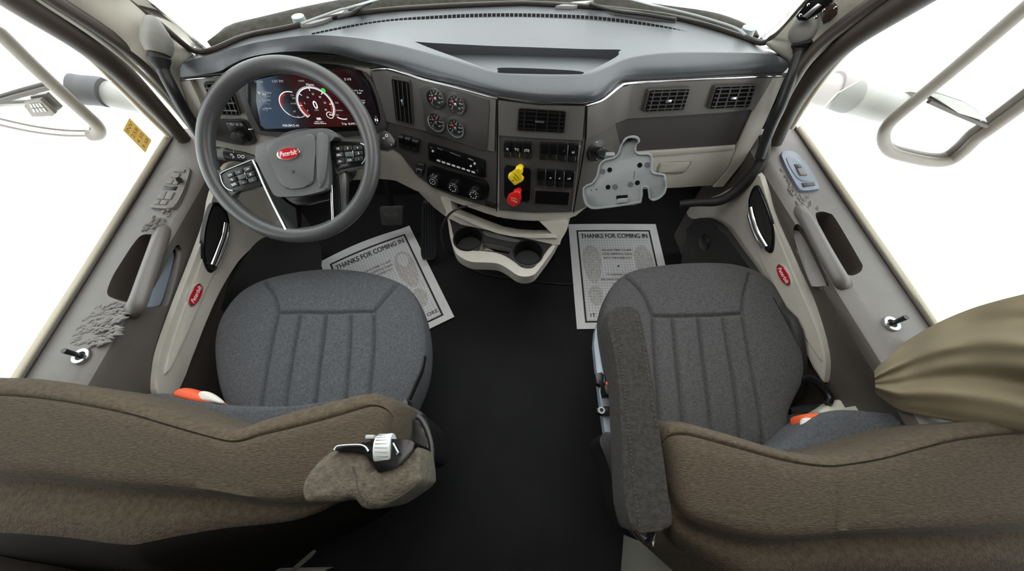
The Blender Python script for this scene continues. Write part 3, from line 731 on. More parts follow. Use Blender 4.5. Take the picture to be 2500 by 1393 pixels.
# --- vents
def vent(nm, q, nh, nv, tab=None, label=None, t=.012, frame_m=M_fas, slat_m=M_blk):
    v = slab(FAS, rquad(q, .07), .004, t, nm, frame_m, DB, .002)
    if label: v['label'] = label
    qi = subquad(q, .04, .05, .96, .95)
    slab(FAS, rquad(qi, .06), t-.001, t+.0006, 'vent_throat', M_blkm, v, 0)
    bm = bmesh.new()
    for i in range(nh):
        a = (i+.5)/nh; slab(FAS, subquad(qi, 0.02, a-.13/nh, .98, a+.06/nh), t, t+.004, bevel=0, bm=bm)
    if nh: obj('vent_louvres', bm, slat_m, v)
    else: bm.free()
    bm = bmesh.new()
    for i in range(nv):
        a = (i+.5)/nv; slab(FAS, subquad(qi, a-.07/nv, .02, a+.07/nv, .98), t, t+.0032, bevel=0, bm=bm)
    if nv: obj('vent_fins', bm, slat_m, v)
    else: bm.free()
    if tab: slab(FAS, subquad(qi, *tab), t+.003, t+.010, 'vent_tab', M_sat, v, .001)
    return v
vent('air_vent', [(961, 182), (1007, 191), (1015, 304), (971, 291)], 0, 4, (.55, .42, .68, .56), 'tall vertical air vent', .015, slat_m=M_fas)
vent('air_vent', [(1265, 256), (1385, 264), (1379, 320), (1262, 314)], 5, 4, (.36, .47, .56, .55), 'centre air vent', .014)
vent('air_vent', [(1577, 211), (1682, 207), (1665, 262), (1563, 267)], 5, 5, (.42, .42, .58, .56), 'inner air vent of the passenger pair', .020, slat_m=M_fas)
vent('air_vent', [(1738, 203), (1839, 199), (1822, 255), (1720, 260)], 5, 4, (.42, .44, .56, .56), 'outer air vent of the passenger pair', .020, slat_m=M_fas)
vent('air_vent', [(500, 198), (566, 196), (592, 279), (534, 276)], 4, 5, None, 'air vent left of the instrument screen', slat_m=M_fasm)
# --- gauges
slab(FAS, cpx([(1036, 200), (1180, 236), (1198, 246), (1196, 300), (1193, 355), (1180, 360), (1110, 334), (1046, 316), (1040, 260)], 3), .009, .0125, 'gauge_panel', M_fas, DB, .003)
def gauge(cx, cy, r, a):
    P, N = FAS(cx, cy); P = P+N*.012
    bm = bmesh.new(); lathe(bm, P, N, [(0, .0), (r, 0), (r, .006), (0, .006)], 40); g = obj('gauge', bm, M_blk, DB)
    bm = bmesh.new(); ring(bm, P, N, r*.92, r*1.09, .009); obj('gauge_bezel', bm, M_chr, g)['label'] = 'chrome bezel'
    ax, bx = frame(N); bm = bmesh.new()
    for k in range(9):
        t = math.radians(225-k*30); e = ax*math.cos(t)+bx*math.sin(t); s_ = N.cross(e)
        L = [P+N*.0065+e*r*.84+s_*.0006, P+N*.0065+e*r*.84-s_*.0006, P+N*.0065+e*r*.66-s_*.0006, P+N*.0065+e*r*.66+s_*.0006]; bm.faces.new([bm.verts.new(p) for p in L])
    for k, s in enumerate(('0', '30', '60', '90', '120')):
        t = math.radians(215-k*65); e = ax*math.cos(t)+bx*math.sin(t); o = P+N*.0066+e*r*.5
        add_text(bm, s, lambda x, y: o+ax*(x*r*.22)+bx*(y*r*.26))
    obj('gauge_scale', bm, M_wh, g, smooth=0)
    t = math.radians(a); e = ax*math.cos(t)+bx*math.sin(t); s_ = N.cross(e); bm = bmesh.new()
    add_prism(bm, [P+N*.0085+e*r*.8, P+N*.0085+s_*.0012, P+N*.0085-s_*.0012], [P+N*.007+e*r*.8, P+N*.007+s_*.0012, P+N*.007-s_*.0012])
    obj('gauge_needle', bm, M_redk, g)
    latheo('needle_hub', P+N*.006, N, [(.0045, 0), (.0045, .004), (0, .005)], M_sat, g, res=16)
gauge(1072, 234, .0245, 185); gauge(1121, 248, .0245, 160); gauge(1073, 292, .0245, 90); gauge(1120, 306, .0245, 150)
# --- rocker switches
def icon(surf, px, py, k, parent, h=.010, off=.0165, rot=0):
    bm = bmesh.new(); text_on(surf, k, px, py, h, off=off, rot=rot, bm=bm, bold=.01); return obj('switch_symbol', bm, M_wh, parent, smooth=0)
def rocker(q, k=None, lit=True, bar=False, cap=False):
    s = slab(FAS, rquad(q, .10, 3), .004, .010, 'rocker_switch', M_blk, DB, .001)
    slab(FAS, rquad(subquad(q, .06, .04, .94, .60), .1, 3), .009, .0165, 'rocker_paddle', M_gloss, s, .0025)
    slab(FAS, rquad(subquad(q, .06, .60, .94, .97), .1, 3), .009, .0125, 'rocker_base', M_blk, s, .001)
    if k:
        x, y = quadpx(q, .5, .42); icon(FAS, x, y, k, s)
    if lit: slab(FAS, subquad(q, .78, .62, .88, .90), .012, .0135, 'indicator_bar', M_sat, s, 0)
    if bar: slab(FAS, subquad(q, .97, .02, 1.06, 1.03), .008, .019, 'chrome_edge', M_sat, s, .0005)
    if cap: slab(FAS, subquad(q, .08, .03, .92, .16), .012, .019, 'chrome_cap', M_sat, s, .0008)
def add_text_on(bm, *a, **k): text_on(*a, bm=bm, **k)
rocker([(977, 324), (992, 327), (990, 359), (976, 356)], None, False, cap=True)
rocker([(993, 328), (1010, 331), (1007, 364), (992, 361)], None, False, cap=True)
rocker([(1011, 333), (1029, 338), (1025, 369), (1009, 365)], None, False, cap=True)
rocker([(1232, 340), (1253, 341), (1252, 381), (1232, 379)], 'X')
rocker([(1255, 341), (1275, 342), (1274, 382), (1254, 381)], 'TC')
rocker([(1277, 342), (1299, 343), (1297, 384), (1276, 383)], '(O)')
rocker([(1318, 343), (1340, 344), (1338, 386), (1317, 385)])
rocker([(1342, 344), (1362, 345), (1360, 387), (1341, 386)])
rocker([(1364, 345), (1384, 346), (1381, 389), (1363, 388)], 'K', bar=True)
rocker([(1387, 346), (1408, 347), (1404, 391), (1385, 390)], 'H', bar=True)
rocker([(1312, 408), (1332, 409), (1330, 448), (1311, 447)], bar=True)
rocker([(1335, 409), (1354, 410), (1352, 449), (1333, 448)], 'a:', bar=True, lit=False)
rocker([(1357, 410), (1375, 411), (1373, 451), (1355, 450)], 'a:', bar=True, lit=False)
rocker([(1378, 411), (1398, 412), (1395, 452), (1376, 451)], 'a&', bar=True, lit=False)
kq = [(1020, 392), (1042, 397), (1036, 427), (1016, 421)]
s = slab(FAS, rquad(kq, .08), .004, .010, 'power_port', M_blk, DB, .001); slab(FAS, rquad(subquad(kq, .12, .45, .8, .95), .1), .009, .013, 'port_cover', M_sat, s, .001); slab(FAS, rquad(subquad(kq, .28, .52, .7, .85), .1), .012, .0145, 'port_mark', M_blk, s, .0005)
slab(FAS, rquad(subquad(kq, .1, .04, .85, .14), .1), .009, .012, 'port_hinge', M_sat, s, .001)
# --- radio
rq = [(1049, 345), (1187, 388), (1188, 430), (1051, 385)]
rd = slab(FAS, rquad(rq, .04), .004, .013, 'radio', M_gloss, DB, .002); rd['label'] = 'black radio with a dark display and a row of preset buttons'
slab(FAS, subquad(rq, .16, .12, .80, .70), .0125, .0135, 'radio_display', M_scrU, rd, 0)
for i in range(7): slab(FAS, subquad(rq, .155+i*.088, .80, .215+i*.088, .88), .0125, .0155, 'preset_button', M_wh, rd, .0003)
slab(FAS, subquad(rq, .77, .80, .92, .88), .0125, .0155, 'preset_button', M_wh, rd, .0003)
for u, v in ((.09, .36), (.83, .30), (.76, .52)):
    x, y = quadpx(rq, u, v); P, N = FAS(x, y); latheo('radio_button', P+N*.0125, N, [(.0034, 0), (.0034, .003), (0, .0035)], M_wh, rd, res=16)
x, y = quadpx(rq, .90, .68); P, N = FAS(x, y); latheo('volume_knob', P+N*.012, N, [(.0105, 0), (.010, .010), (.006, .012), (0, .012)], M_gloss, rd)
bm = bmesh.new()
x, y = quadpx(rq, .22, .10); text_on(FAS, 'Bluetooth', x, y, .0045, off=.0137, rot=-7, bm=bm, sx=.9)
x, y = quadpx(rq, .50, .14); text_on(FAS, 'INFOTAINMENT SYSTEM', x, y, .0036, off=.0137, rot=-7, bm=bm)
x, y = quadpx(rq, .76, .14); text_on(FAS, 'SIRIUS', x, y, .006, off=.0137, rot=-7, bm=bm)
x, y = quadpx(rq, .06, .18); text_on(FAS, 'MODE', x, y, .003, off=.0137, rot=-7, bm=bm)
obj('radio_lettering', bm, M_wh, rd, smooth=0)
# --- climate controls
cl = slab(FAS, cpx([(1050, 404), (1060, 402), (1120, 420), (1182, 436), (1194, 448), (1194, 470), (1182, 484), (1120, 470), (1056, 446), (1046, 430)], 3), .004, .012, 'climate_panel', M_gloss, DB, .003)
for i, (x, y) in enumerate(((1065, 433), (1114, 449), (1164, 466))):
    P, N = FAS(x, y); k = latheo('climate_knob', P+N*.010, N, [(.0195, 0), (.0185, .012), (.015, .016), (0, .016)], M_blk, cl)
    bm = bmesh.new(); ring(bm, P+N*.010, N, .0178, .0205, .0125); o = obj('climate_knob_ring', bm, M_chr, cl)
    bm = bmesh.new(); ax, bx = frame(N)
    if i == 0: ring(bm, P+N*.0262, N, .0090, .0105, .0006); ring(bm, P+N*.0262, N, .0, .002, .0006)
    else:
        for j in range(8):
            t = math.radians(j*45); o2 = P+N*.0263+(ax*math.cos(t)+bx*math.sin(t))*.011; lathe(bm, o2, N, [(.0021, 0), (.0021, .0006), (0, .0006)], 8)
    obj('climate_knob_marks', bm, M_wh, k, smooth=0)
slab(FAS, [(1187, 486), (1214, 494), (1213, 505), (1188, 497)], .004, .012, 'socket_cover', M_blk, DB, .003)
# --- parking brake valves
bq = [(1233, 399), (1297, 408), (1293, 490), (1233, 482)]
pb = slab(FAS, rquad(bq, .12), .004, .0095, 'brake_valve_panel', M_gloss, DB, .001)
def at_f(x, y, off): P, N = FAS(x, y); return P+N*off
def knob(outline, stem, m, nm, lab, txts, ht):
    s1 = Plane(at_f(*stem[0], .040), FAS(*stem[0])[1])(*stem[0])[0]; s0 = s1-FAS(*stem[0])[1]*.034
    k = tubeo(nm, [s0, s0.lerp(s1, .3), s1], [.009, .007, .009], M_sat if 0 else m, DB); k['label'] = lab
    bm = bmesh.new(); A = []; B = []
    Pc, Nc = FAS(*stem[0]); KP = Plane(Pc+Nc*.05, Nc)
    for x, y in outline: q_ = KP(x, y)[0]; A.append(q_); B.append(q_-Nc*.016)
    add_prism(bm, A, B, .004, 3); f = obj('knob_face', bm, m, k)
    bm = bmesh.new()
    for s, x, y, h, r in txts: text_on(KP, s, x, y, h, off=.0005, rot=r, bm=bm)
    obj('knob_lettering', bm, M_ink if m is M_yel else M_wh, k, smooth=0)
knob([(1255, 420), (1258, 412), (1266, 409), (1274, 414), (1275, 424), (1270, 431), (1277, 440), (1275, 444), (1259, 453), (1255, 453), (1240, 436), (1240, 430), (1248, 425)], [(1266, 422), (1266, 422)], M_yel, 'parking_brake_knob', 'yellow diamond parking brake knob', [('PARKING', 1262, 431, .0055, -45), ('BRAKE', 1258, 436, .0055, -45), ('P', 1252, 441, .010, -45), ('PULL', 1264, 418, .004, -45)], 1)
knob([(1250, 475), (1254, 468), (1264, 467), (1270, 472), (1270, 480), (1271, 490), (1268, 498), (1257, 505), (1252, 505), (1239, 498), (1237, 488), (1240, 480)], [(1262, 478), (1262, 478)], M_redk, 'trailer_air_knob', 'red octagonal trailer air supply knob', [('TRAILER', 1256, 484, .0048, 170), ('PULL', 1255, 490, .009, 170), ('P', 1248, 482, .006, 170)], 1)
cq = [(1308, 461), (1388, 466), (1384, 496), (1306, 492)]
c = slab(FAS, rquad(subquad(cq, -.05, -.12, 1.05, 1.12), .06), .004, .009, 'storage_slot', M_fas, DB, .002)
slab(FAS, subquad(cq, 0, 0, 1, 1), .008, .0095, 'slot_opening', M_blkm, c, 0)
# --- instrument cluster
cs = slab(FAS, cpx([(585, 196), (596, 250), (620, 308), (645, 326), (760, 332), (900, 326), (938, 316), (946, 300), (930, 240), (905, 185), (860, 166), (740, 160), (650, 170)], 3), .002, .012, 'cluster_surround', M_fas, DB, .005)
slab(FAS, cpx([(603, 200), (612, 250), (636, 305), (655, 315), (780, 317), (905, 312), (932, 300), (925, 250), (905, 195), (862, 160), (740, 150), (650, 160)], 3), .010, .0135, 'cluster_bezel', M_gloss, cs, .002)
SC4 = [(626, 184), (900, 186), (926, 300), (650, 309)]
scr = slab(FAS, [(632, 190), (684, 178), (760, 165), (860, 163), (872, 166), (900, 196), (915, 240), (929, 292), (924, 300), (652, 309), (641, 300), (630, 240)], .0125, .0155, 'instrument_screen', M_scr, DB, .001)
scr['label'] = 'curved digital instrument screen with red dials'
bw = bmesh.new(); bd = bmesh.new(); br = bmesh.new(); bg_ = bmesh.new()
def T(bm, s, x, y, h, rot=-2, **k): text_on(FAS, s, x, y, h, off=.0163, rot=rot, bm=bm, **k)
T(bw, '0', 774, 251, .030, sx=.8, bold=.02); T(bd, 'MPH', 777, 263, .006); T(bw, 'Menu', 761, 201, .009); T(bd, '______', 761, 203, .008)
T(bd, '5:07 PM', 683, 193, .009); T(bd, '131 mi', 637, 194, .008); T(bd, 'MAIN', 740, 192, .006)
T(bw, '428,284.5 mi', 714, 300, .009); T(bw, 'Trip  8,447.x', 856, 296, .0085); T(bw, 'ACC Low', 783, 291, .006); T(bw, 'Vehicle Brakes', 785, 295, .006); T(bw, 'nn', 782, 283, .013, bold=.04)
T(bd, 'Oil Temp', 654, 220, .0075); T(bw, '192°', 651, 225, .006); T(bd, 'Torque', 655, 238, .0075); T(bd, '0 %', 652, 243, .006); T(bd, 'Boost', 660, 258, .0075); T(bd, '0', 657, 263, .006)
for y in (229, 247): T(bd, '--------------', 657, y, .006, sx=.7)
T(bw, '0', 638, 221, .010); T(bd, 'o', 640, 240, .010); T(bd, 'o', 649, 260, .010)
T(bd, 'Brake App', 876, 215, .007); T(bw, '0 psi', 880, 221, .006); T(bd, 'Coolant', 884, 239, .007); T(bw, '185°', 890, 245, .006); T(bw, 'N', 922, 287, .013, bold=.02); T(bd, 'D', 921, 279, .006); T(bd, '6', 923, 294, .006)
T(bw, '2 113', 852, 188, .008); T(bd, '0.0', 826, 245, .007); T(bd, 'Coolant', 830, 263, .007); T(bd, '180°', 827, 275, .006)
for s, x, y in (('0', 755, 264), ('5', 748, 246), ('10', 755, 232), ('15', 768, 224), ('20', 785, 231), ('25', 797, 245), ('30', 799, 262)): T(bw, s, x, y, .0065)
for s, x, y in (('134', 718, 227), ('100', 721, 234), ('44 PSI', 721, 247), ('68°', 724, 266), ('26', 732, 278)): T(bd, s, x, y, .006)
def arc(bm, cx, cy, r0, r1, a0, a1, n=28):
    P, N = FAS(cx, cy); ax, bx = frame(N); vs = []
    for i in range(n+1):
        t = math.radians(a0+(a1-a0)*i/n); e = ax*math.cos(t)+bx*math.sin(t); vs.append((bm.verts.new(P+N*.0161+e*r0), bm.verts.new(P+N*.0161+e*r1)))
    for (a, b), (c, d) in zip(vs, vs[1:]): bm.faces.new((a, b, d, c))
arc(bw, 775, 251, .045, .0475, -42, 222); arc(bd, 775, 251, .0475, .051, -42, 222); arc(br, 775, 251, .036, .045, 165, 222); arc(br, 775, 251, .040, .045, -42, 10)
arc(bw, 721, 250, .034, .0365, 70, 230); arc(br, 721, 250, .028, .034, 110, 190); arc(bd, 721, 250, .034, .0365, 230, 300); arc(bw, 836, 258, .030, .033, 230, 330)
arc(bw, 809, 275, .008, .010, 0, 360); T(bw, '70', 809, 275, .006)
arc(bg_, 793, 215, 0, .006, 0, 360)
for i in range(7):
    t = math.radians(222-i*44); P, N = FAS(775, 251); ax, bx = frame(N); e = ax*math.cos(t)+bx*math.sin(t); s_ = N.cross(e)*.001
    bw.faces.new([bw.verts.new(P+N*.0162+e*a+s_*b) for a, b in ((.038, 1), (.045, 1), (.045, -1), (.038, -1))])
for nm, b, m in (('screen_readout', bw, M_ew), ('screen_readout', bd, M_ed), ('screen_dial_fill', br, M_er), ('screen_green_lamp', bg_, M_eg)): obj(nm, b, m, scr, smooth=0)
# headlight control
hs = slab(FAS, cpx([(470, 292), (520, 288), (560, 290), (600, 292), (618, 318), (628, 345), (600, 352), (560, 345), (520, 335), (490, 322)], 3), .003, .009, 'light_panel', M_fas, DB, .004)
s = slab(FAS, rquad([(553, 293), (599, 292), (622, 335), (575, 342)], .15), .008, .014, 'headlight_bezel', M_blk, DB, .002)
P, N = FAS(590, 326); latheo('headlight_knob', P+N*.012, N, [(.022, 0), (.020, .016), (.016, .020), (0, .021)], M_blk, s)
bm = bmesh.new(); text_on(FAS, '* ED 3E D', 579, 298, .010, off=.0146, rot=-5, bm=bm); obj('light_symbols', bm, M_wh, s, smooth=0)
slab(FAS, [(610, 309), (623, 308), (625, 312), (612, 313)], .011, .014, 'small_lever', M_sat, DB, .0005)
# --- lower console: pocket and cup holders
K = plane3(FAS(1100, 505)[0], FAS(1380, 540)[0], FAS(1235, 570)[0]); K.p = K.p+K.n*.012
co = thing('centre_console', 'beige lower console with open pocket and two black cup holders', 'console', (0.03, .72, 0))
slab(FAS, [(1012, 460), (1062, 479), (1086, 486), (1100, 536), (1084, 526), (1060, 508)], -.05, -.001, 'dash_body', M_beige, DB, .002)
ou = cpx([(1078, 478), (1140, 500), (1216, 524), (1300, 536), (1380, 537), (1386, 545), (1384, 560), (1366, 590), (1355, 596), (1228, 584), (1100, 534), (1092, 515)], 3)
cfr = slab(K, ou, -.20, .006, 'pocket_frame', M_beige, co, .006)
pk = zo([(700, 655), (810, 690), (850, 710), (1000, 765), (1150, 805), (1300, 825), (1450, 828), (1560, 935), (1400, 940), (1250, 930), (1120, 905), (1000, 860), (850, 800), (740, 755), (720, 740)], 900, 300, .2872)
boolean(cfr, cut_prism(K, pk, .15, .03))
slab(K, [((x-1230)*.99+1230, (y-536)*.99+536) for x, y in pk], -.05, -.045, 'pocket_back', M_blkm, co, 0)
slab(K, zo([(735, 752), (860, 800), (1000, 862), (1125, 905), (1250, 930), (1400, 942), (1600, 950), (1605, 975), (1400, 968), (1240, 955), (1110, 930), (980, 885), (850, 828), (725, 775)], 900, 300, .2872), .004, .016, 'pocket_sill', M_beige, co, .004)
tubeo('chrome_trim', [K(x, y)[0]+K.n*(-.01) for x, y in zo([(1470, 830), (1510, 880), (1560, 935)], 900, 300, .2872)], .003, M_sat, co)
ZC = .43; KC = Plane((0, 0, ZC), (0, 0, 1))
rim = cpx(zo([(668, 775), (700, 785), (860, 840), (1000, 900), (1150, 945), (1300, 975), (1590, 985), (1610, 1000), (1560, 1090), (1450, 1240), (1400, 1290), (1330, 1305), (1260, 1290), (1180, 1235), (1100, 1195), (1000, 1185), (880, 1180), (800, 1150), (740, 1100), (700, 1000), (680, 880)], 900, 300, .2872), 4)
tr = slab(KC, rim, -.045, .0, 'cup_holder_rim', M_beige, co, .012, seg=4)
inn = cpx(zo([(700, 790), (860, 845), (1000, 905), (1150, 950), (1300, 980), (1575, 990), (1520, 1080), (1420, 1210), (1370, 1235), (1300, 1225), (1240, 1180), (1150, 1125), (1050, 1095), (900, 1085), (800, 1070), (740, 1010), (708, 900)], 900, 300, .2872), 4)
ti = slab(KC, inn, -.05, .004, 'cup_tray', M_blk, co, .004)
cups = [(1143, 583, .047), (1289, 617, .047)]
for o_ in (tr, ti):
    for x, y, r in cups:
        cb = bmesh.new(); P = onz(x, y, ZC); lathe(cb, P, V((0, 0, 1)), [(0, .03), (r, .03), (r, -.08), (0, -.08)], 40); boolean(o_, cb)
bx_ = zo([(970, 1010), (1000, 1020), (1210, 1060), (1225, 1070), (1190, 1120), (1060, 1092), (940, 1088)], 900, 300, .2872)
for o_ in (tr, ti): boolean(o_, cut_prism(KC, bx_, .028, .02))
for x, y, r in cups:
    P = onz(x, y, ZC); cu = latheo('cup_holder', P, V((0, 0, 1)), [(r+.005, .002), (r+.003, .006), (r, .006), (r-.001, 0), (r-.006, -.075), (0, -.075), (0, -.078), (r-.002, -.078), (r+.003, 0), (r+.005, .002)], M_cup, co)
slab(Plane((0, 0, ZC-.045), (0, 0, 1)), [((x-1230)*.96+1228, (y-600)*.93+606) for x, y in rim], -.004, 0, 'console_underside', M_rub, co, 0)
slab(KC, cpx(zo([(980, 930), (1000, 925), (1200, 985), (1280, 1000), (1270, 1020), (1180, 1010), (1000, 965)], 900, 300, .2872), 2), .003, .0055, 'tray_ledge', M_fas, co, .001)
# black lower stack body behind the console
boxo('console_core', (.05, 1.09, .21), (.30, .30, .41), M_rub, co)
# ================================================================ STEERING
WC = V((-.57, .748, .787)); WN = V((math.sin(.035), -math.cos(.035)*math.sin(.693), math.cos(.035)*math.cos(.693))).normalized()
def WPl(h): return Plane(WC+WN*h, WN)
W0 = WPl(0); W1 = WPl(.008); W2 = WPl(.02)
SW = thing('steering_wheel', 'dark grey steering wheel with red oval emblem and two button pods', 'steering wheel', WC)
ax, bx = frame(WN)
tubeo('rim', [WC+(ax*math.cos(q)+bx*math.sin(q))*.2085 for q in [2*math.pi*k/96 for k in range(96)]], .0205, M_wheel, SW, closed=True, res=20)
zs = lambda pl: zo(pl, 480, 280, .2872)
# column
col = thing('steering_column', 'steering column shroud with a wiper stalk and a shifter stalk behind the wheel', 'steering column', WC-WN*.10)
tubeo('column_shroud', [WC-WN*.045, WC-WN*.07, WC-WN*.16, WC-WN*.26], [.05, .075, .08, .07], M_blk, col, res=24, sc=(1, .8))
tubeo('upper_shroud', [WC-WN*.06+bx*.03, WC-WN*.10+bx*.035, WC-WN*.2+bx*.04], [.055, .07, .075], M_gryd, col, res=24, sc=(1.3, .7))
Wb = WPl(-.055)
def wp(x, y, h=0): return WPl(h)(x, y)[0]
st = tubeo('wiper_stalk', [wp(532, 373, -.06), wp(556, 377, -.06), wp(562, 378, -.06), wp(600, 384, -.055), wp(640, 392, -.05)], [.0165, .0168, .0155, .0135, .008], M_blk, col, res=20)
tubeo('stalk_cap', [wp(530, 373, -.06), wp(556, 377, -.06)], [.0162, .0172], M_gryd, st, res=20)
bm = bmesh.new()
for s, x, y, h in (('OO', 588, 382, .012), ('P', 570, 384, .010), ('=', 565, 378, .014), ('|', 570, 369, .008)): text_on(WPl(-.038), s, x, y, h, off=0, rot=-8, bm=bm, bold=.02)
obj('stalk_symbols', bm, M_wh, st, smooth=0)
st = slab(WPl(-.06), [(925, 328), (943, 320), (957, 328), (968, 345), (966, 358), (945, 368), (926, 366)], -.012, .012, 'shifter_stalk', M_blk, col, .004)
bm = bmesh.new(); text_on(WPl(-.047), 'O', 944, 331, .010, off=0, bm=bm, bold=.02); text_on(WPl(-.047), '-/-', 937, 337, .008, off=0, rot=-20, bm=bm, bold=.02); text_on(WPl(-.047), '7', 955, 354, .007, off=0, bm=bm); obj('stalk_symbols', bm, M_wh, st, smooth=0)
# spokes
def wslab(nm, px, h0, h1, m, parent=SW, bevel=.003, **k): return slab(WPl(h1), px, h0-h1, 0, nm, m, parent, bevel, **k)
wslab('spoke', cpx(zs([(120, 440), (180, 480), (330, 430), (480, 370), (560, 420), (600, 640), (520, 620), (330, 655), (300, 700), (210, 660), (140, 560)]), 3), -.014, .008, M_wheel, bevel=.008, seg=3)
wslab('spoke', cpx(zs([(1060, 210), (1150, 190), (1300, 205), (1420, 205), (1480, 170), (1500, 300), (1480, 460), (1440, 440), (1300, 470), (1220, 490), (1120, 500)]), 3), -.014, .008, M_wheel, bevel=.008, seg=3)
wslab('spoke_rubber', cpx(zs([(590, 620), (660, 760), (700, 880), (640, 940), (560, 950), (640, 1010), (760, 1040), (830, 1030), (780, 1000), (700, 760), (640, 600)]), 3), -.014, .004, M_wheel, bevel=.006)
wslab('spoke_rubber', cpx(zs([(1190, 490), (1270, 500), (1270, 700), (1280, 790), (1320, 830), (1240, 920), (1150, 970), (1180, 900), (1210, 700)]), 3), -.014, .004, M_wheel, bevel=.006)
sl = wslab('lower_spoke', zs([(500, 380), (560, 570), (640, 740), (710, 900), (760, 1005), (800, 1030), (880, 1030), (850, 960), (850, 790), (760, 740), (690, 690), (600, 520)]), -.012, .011, M_gloss, bevel=.003)
sr = wslab('lower_spoke', zs([(1105, 300), (1130, 600), (1130, 720), (1140, 900), (1130, 950), (1170, 960), (1215, 880), (1215, 700), (1200, 520), (1170, 470), (1140, 260)]), -.012, .011, M_gloss, bevel=.003)
wslab('spoke_bridge', zs([(680, 690), (760, 745), (850, 780), (950, 760), (1060, 730), (1130, 715), (1125, 610), (1000, 640), (800, 680)]), -.02, .004, M_gloss, bevel=.003)
tubeo('chrome_trim', [wp(x, y, .012) for x, y in cpx(zs([(480, 385), (520, 470), (570, 590), (640, 740), (720, 900), (775, 1005), (800, 1012)]), 4, False)], .0032, M_chr, SW)
tubeo('chrome_trim', [wp(x, y, .012) for x, y in cpx(zs([(1112, 230), (1120, 400), (1145, 600), (1152, 760), (1158, 900), (1150, 935), (1080, 968), (950, 1000), (850, 1010), (815, 1000)]), 4, False)], .0032, M_chr, SW)
hub = wslab('airbag_cover', cpx(zs([(505, 262), (560, 236), (700, 190), (880, 140), (1000, 118), (1100, 116), (1160, 138), (1200, 190), (1120, 215), (1112, 300), (1122, 450), (1126, 580), (1115, 620), (1080, 645), (900, 688), (700, 697), (655, 680), (600, 580), (540, 460), (492, 360), (494, 290)]), 3), -.03, .030, M_hub, bevel=.012, seg=4)
wslab('cover_crown', cpx(zs([(590, 260), (700, 222), (850, 180), (950, 158), (1000, 190), (1010, 300), (1000, 430), (990, 540), (960, 600), (800, 630), (720, 600), (660, 480), (610, 360)]), 3), .026, .036, M_hub, hub, bevel=.005, seg=3)
emblem(WPl(.0365), 705.5, 375, .0285, .0145, hub, 7, th=.0035)
bm = bmesh.new(); text_on(WPl(.0365), 'v', 716, 418, .018, off=.0005, rot=5, bm=bm); obj('airbag_mark', bm, M_blk, hub, smooth=0)
wslab('hub_side', cpx(zs([(1020, 165), (1090, 160), (1118, 210), (1108, 400), (1075, 590), (1030, 600), (1018, 400)]), 3), .026, .035, M_hub, hub, bevel=.004)
def podw(out, cells, q, tog):
    p = wslab('button_pod', out, .004, .014, M_gloss, bevel=.003)
    for (u0, v0, u1, v1), s in cells:
        c = subquad(q, u0, v0, u1, v1); b = wslab('pod_button', rquad(c, .12, 2), .013, .0172, M_blk, p, bevel=.0008)
        if s:
            bm = bmesh.new(); cx, cy = quadpx(c, .5, .5); text_on(WPl(.0175), s, cx, cy, .0075, off=.0002, rot=5 if cx > 700 else 22, bm=bm, bold=.015); obj('button_symbol', bm, M_wh, b, smooth=0)
    c = subquad(q, *tog); wslab('pod_toggle', rquad(c, .15, 3), .013, .022, M_gryd, p, bevel=.002)
    c = subquad(q, tog[2]+.01, tog[1]-.05, tog[2]+.04, tog[3]+.08); wslab('toggle_edge', c, .013, .018, M_sat, p, bevel=.0005)
G9 = [((.02, .02, .31, .30), 0), ((.35, .02, .64, .30), 1), ((.68, .02, .98, .30), 2), ((.02, .35, .31, .64), 3), ((.70, .35, .98, .64), 4), ((.02, .69, .31, .97), 5), ((.35, .69, .64, .97), 6), ((.68, .69, .98, .97), 7)]
podw(cpx(zs([(200, 520), (212, 488), (330, 435), (475, 385), (510, 440), (555, 585), (540, 605), (400, 635), (300, 652), (250, 630), (212, 570)]), 2),
     [(g, s) for (g, _), s in zip(G9, ('(+)', '~', '<+', '%', '#', 'RES', '...', '-'))], zs([(240, 505), (465, 425), (525, 565), (285, 622)]), (.38, .34, .64, .62))
podw(cpx(zs([(1110, 208), (1150, 222), (1380, 232), (1440, 250), (1452, 300), (1440, 380), (1410, 425), (1300, 445), (1200, 465), (1170, 400), (1130, 280)]), 2),
     [(g, s) for (g, _), s in zip(G9, ('H(', '3', '+', 'SRC', '2', 'H~', 'CX', '-'))], zs([(1155, 262), (1410, 258), (1420, 390), (1190, 430)]), (.36, .36, .62, .64))
tubeo('pod_trim', [wp(x, y, .0145) for x, y in cpx(zs([(1395, 243), (1435, 265), (1446, 310), (1432, 380), (1405, 420)]), 4, False)], .0018, M_sat, SW)
tubeo('pod_trim', [wp(x, y, .0145) for x, y in cpx(zs([(470, 385), (330, 440), (215, 492), (205, 530), (225, 590), (265, 632), (310, 645)]), 4, False)], .0015, M_sat, SW)

# ================================================================ PEDALS
M_pedd = mat('pedal_rubber_dark', (.035, .038, .043), .45, bump=.2, bscale=200)
ap = thing('accelerator_pedal', 'long ribbed black accelerator pedal beside the console', 'pedal', onz(1046, 620, .0))
pq = [(1030, 488), (1062, 490), (1068, 632), (1027, 634)]
PA = plane3(onz(1027, 634, .03), onz(1068, 632, .03), onz(1046, 488, .26))
sl = slab(PA, rquad(pq, .2, 5), -.012, .006, 'pedal_pad', M_pedd, ap, .004)
bm = bmesh.new()
for i in range(5): slab(PA, rquad(subquad(pq, .10+i*.175, .04, .10+i*.175+.09, .96), .2, 3), .004, .010, bevel=.0015, bm=bm)
obj('pad_ribs', bm, M_pedd, sl)
tubeo('pedal_arm', [PA(1046, 520)[0]-PA.n*.01, PA(1046, 505)[0]+V((0, .10, .02)), V((PA(1046, 505)[0].x, 1.20, .40))], .009, M_blk, ap)
bp_ = thing('brake_pedal', 'square black brake pedal with a raised oval mark', 'pedal', onz(956, 550, 0))
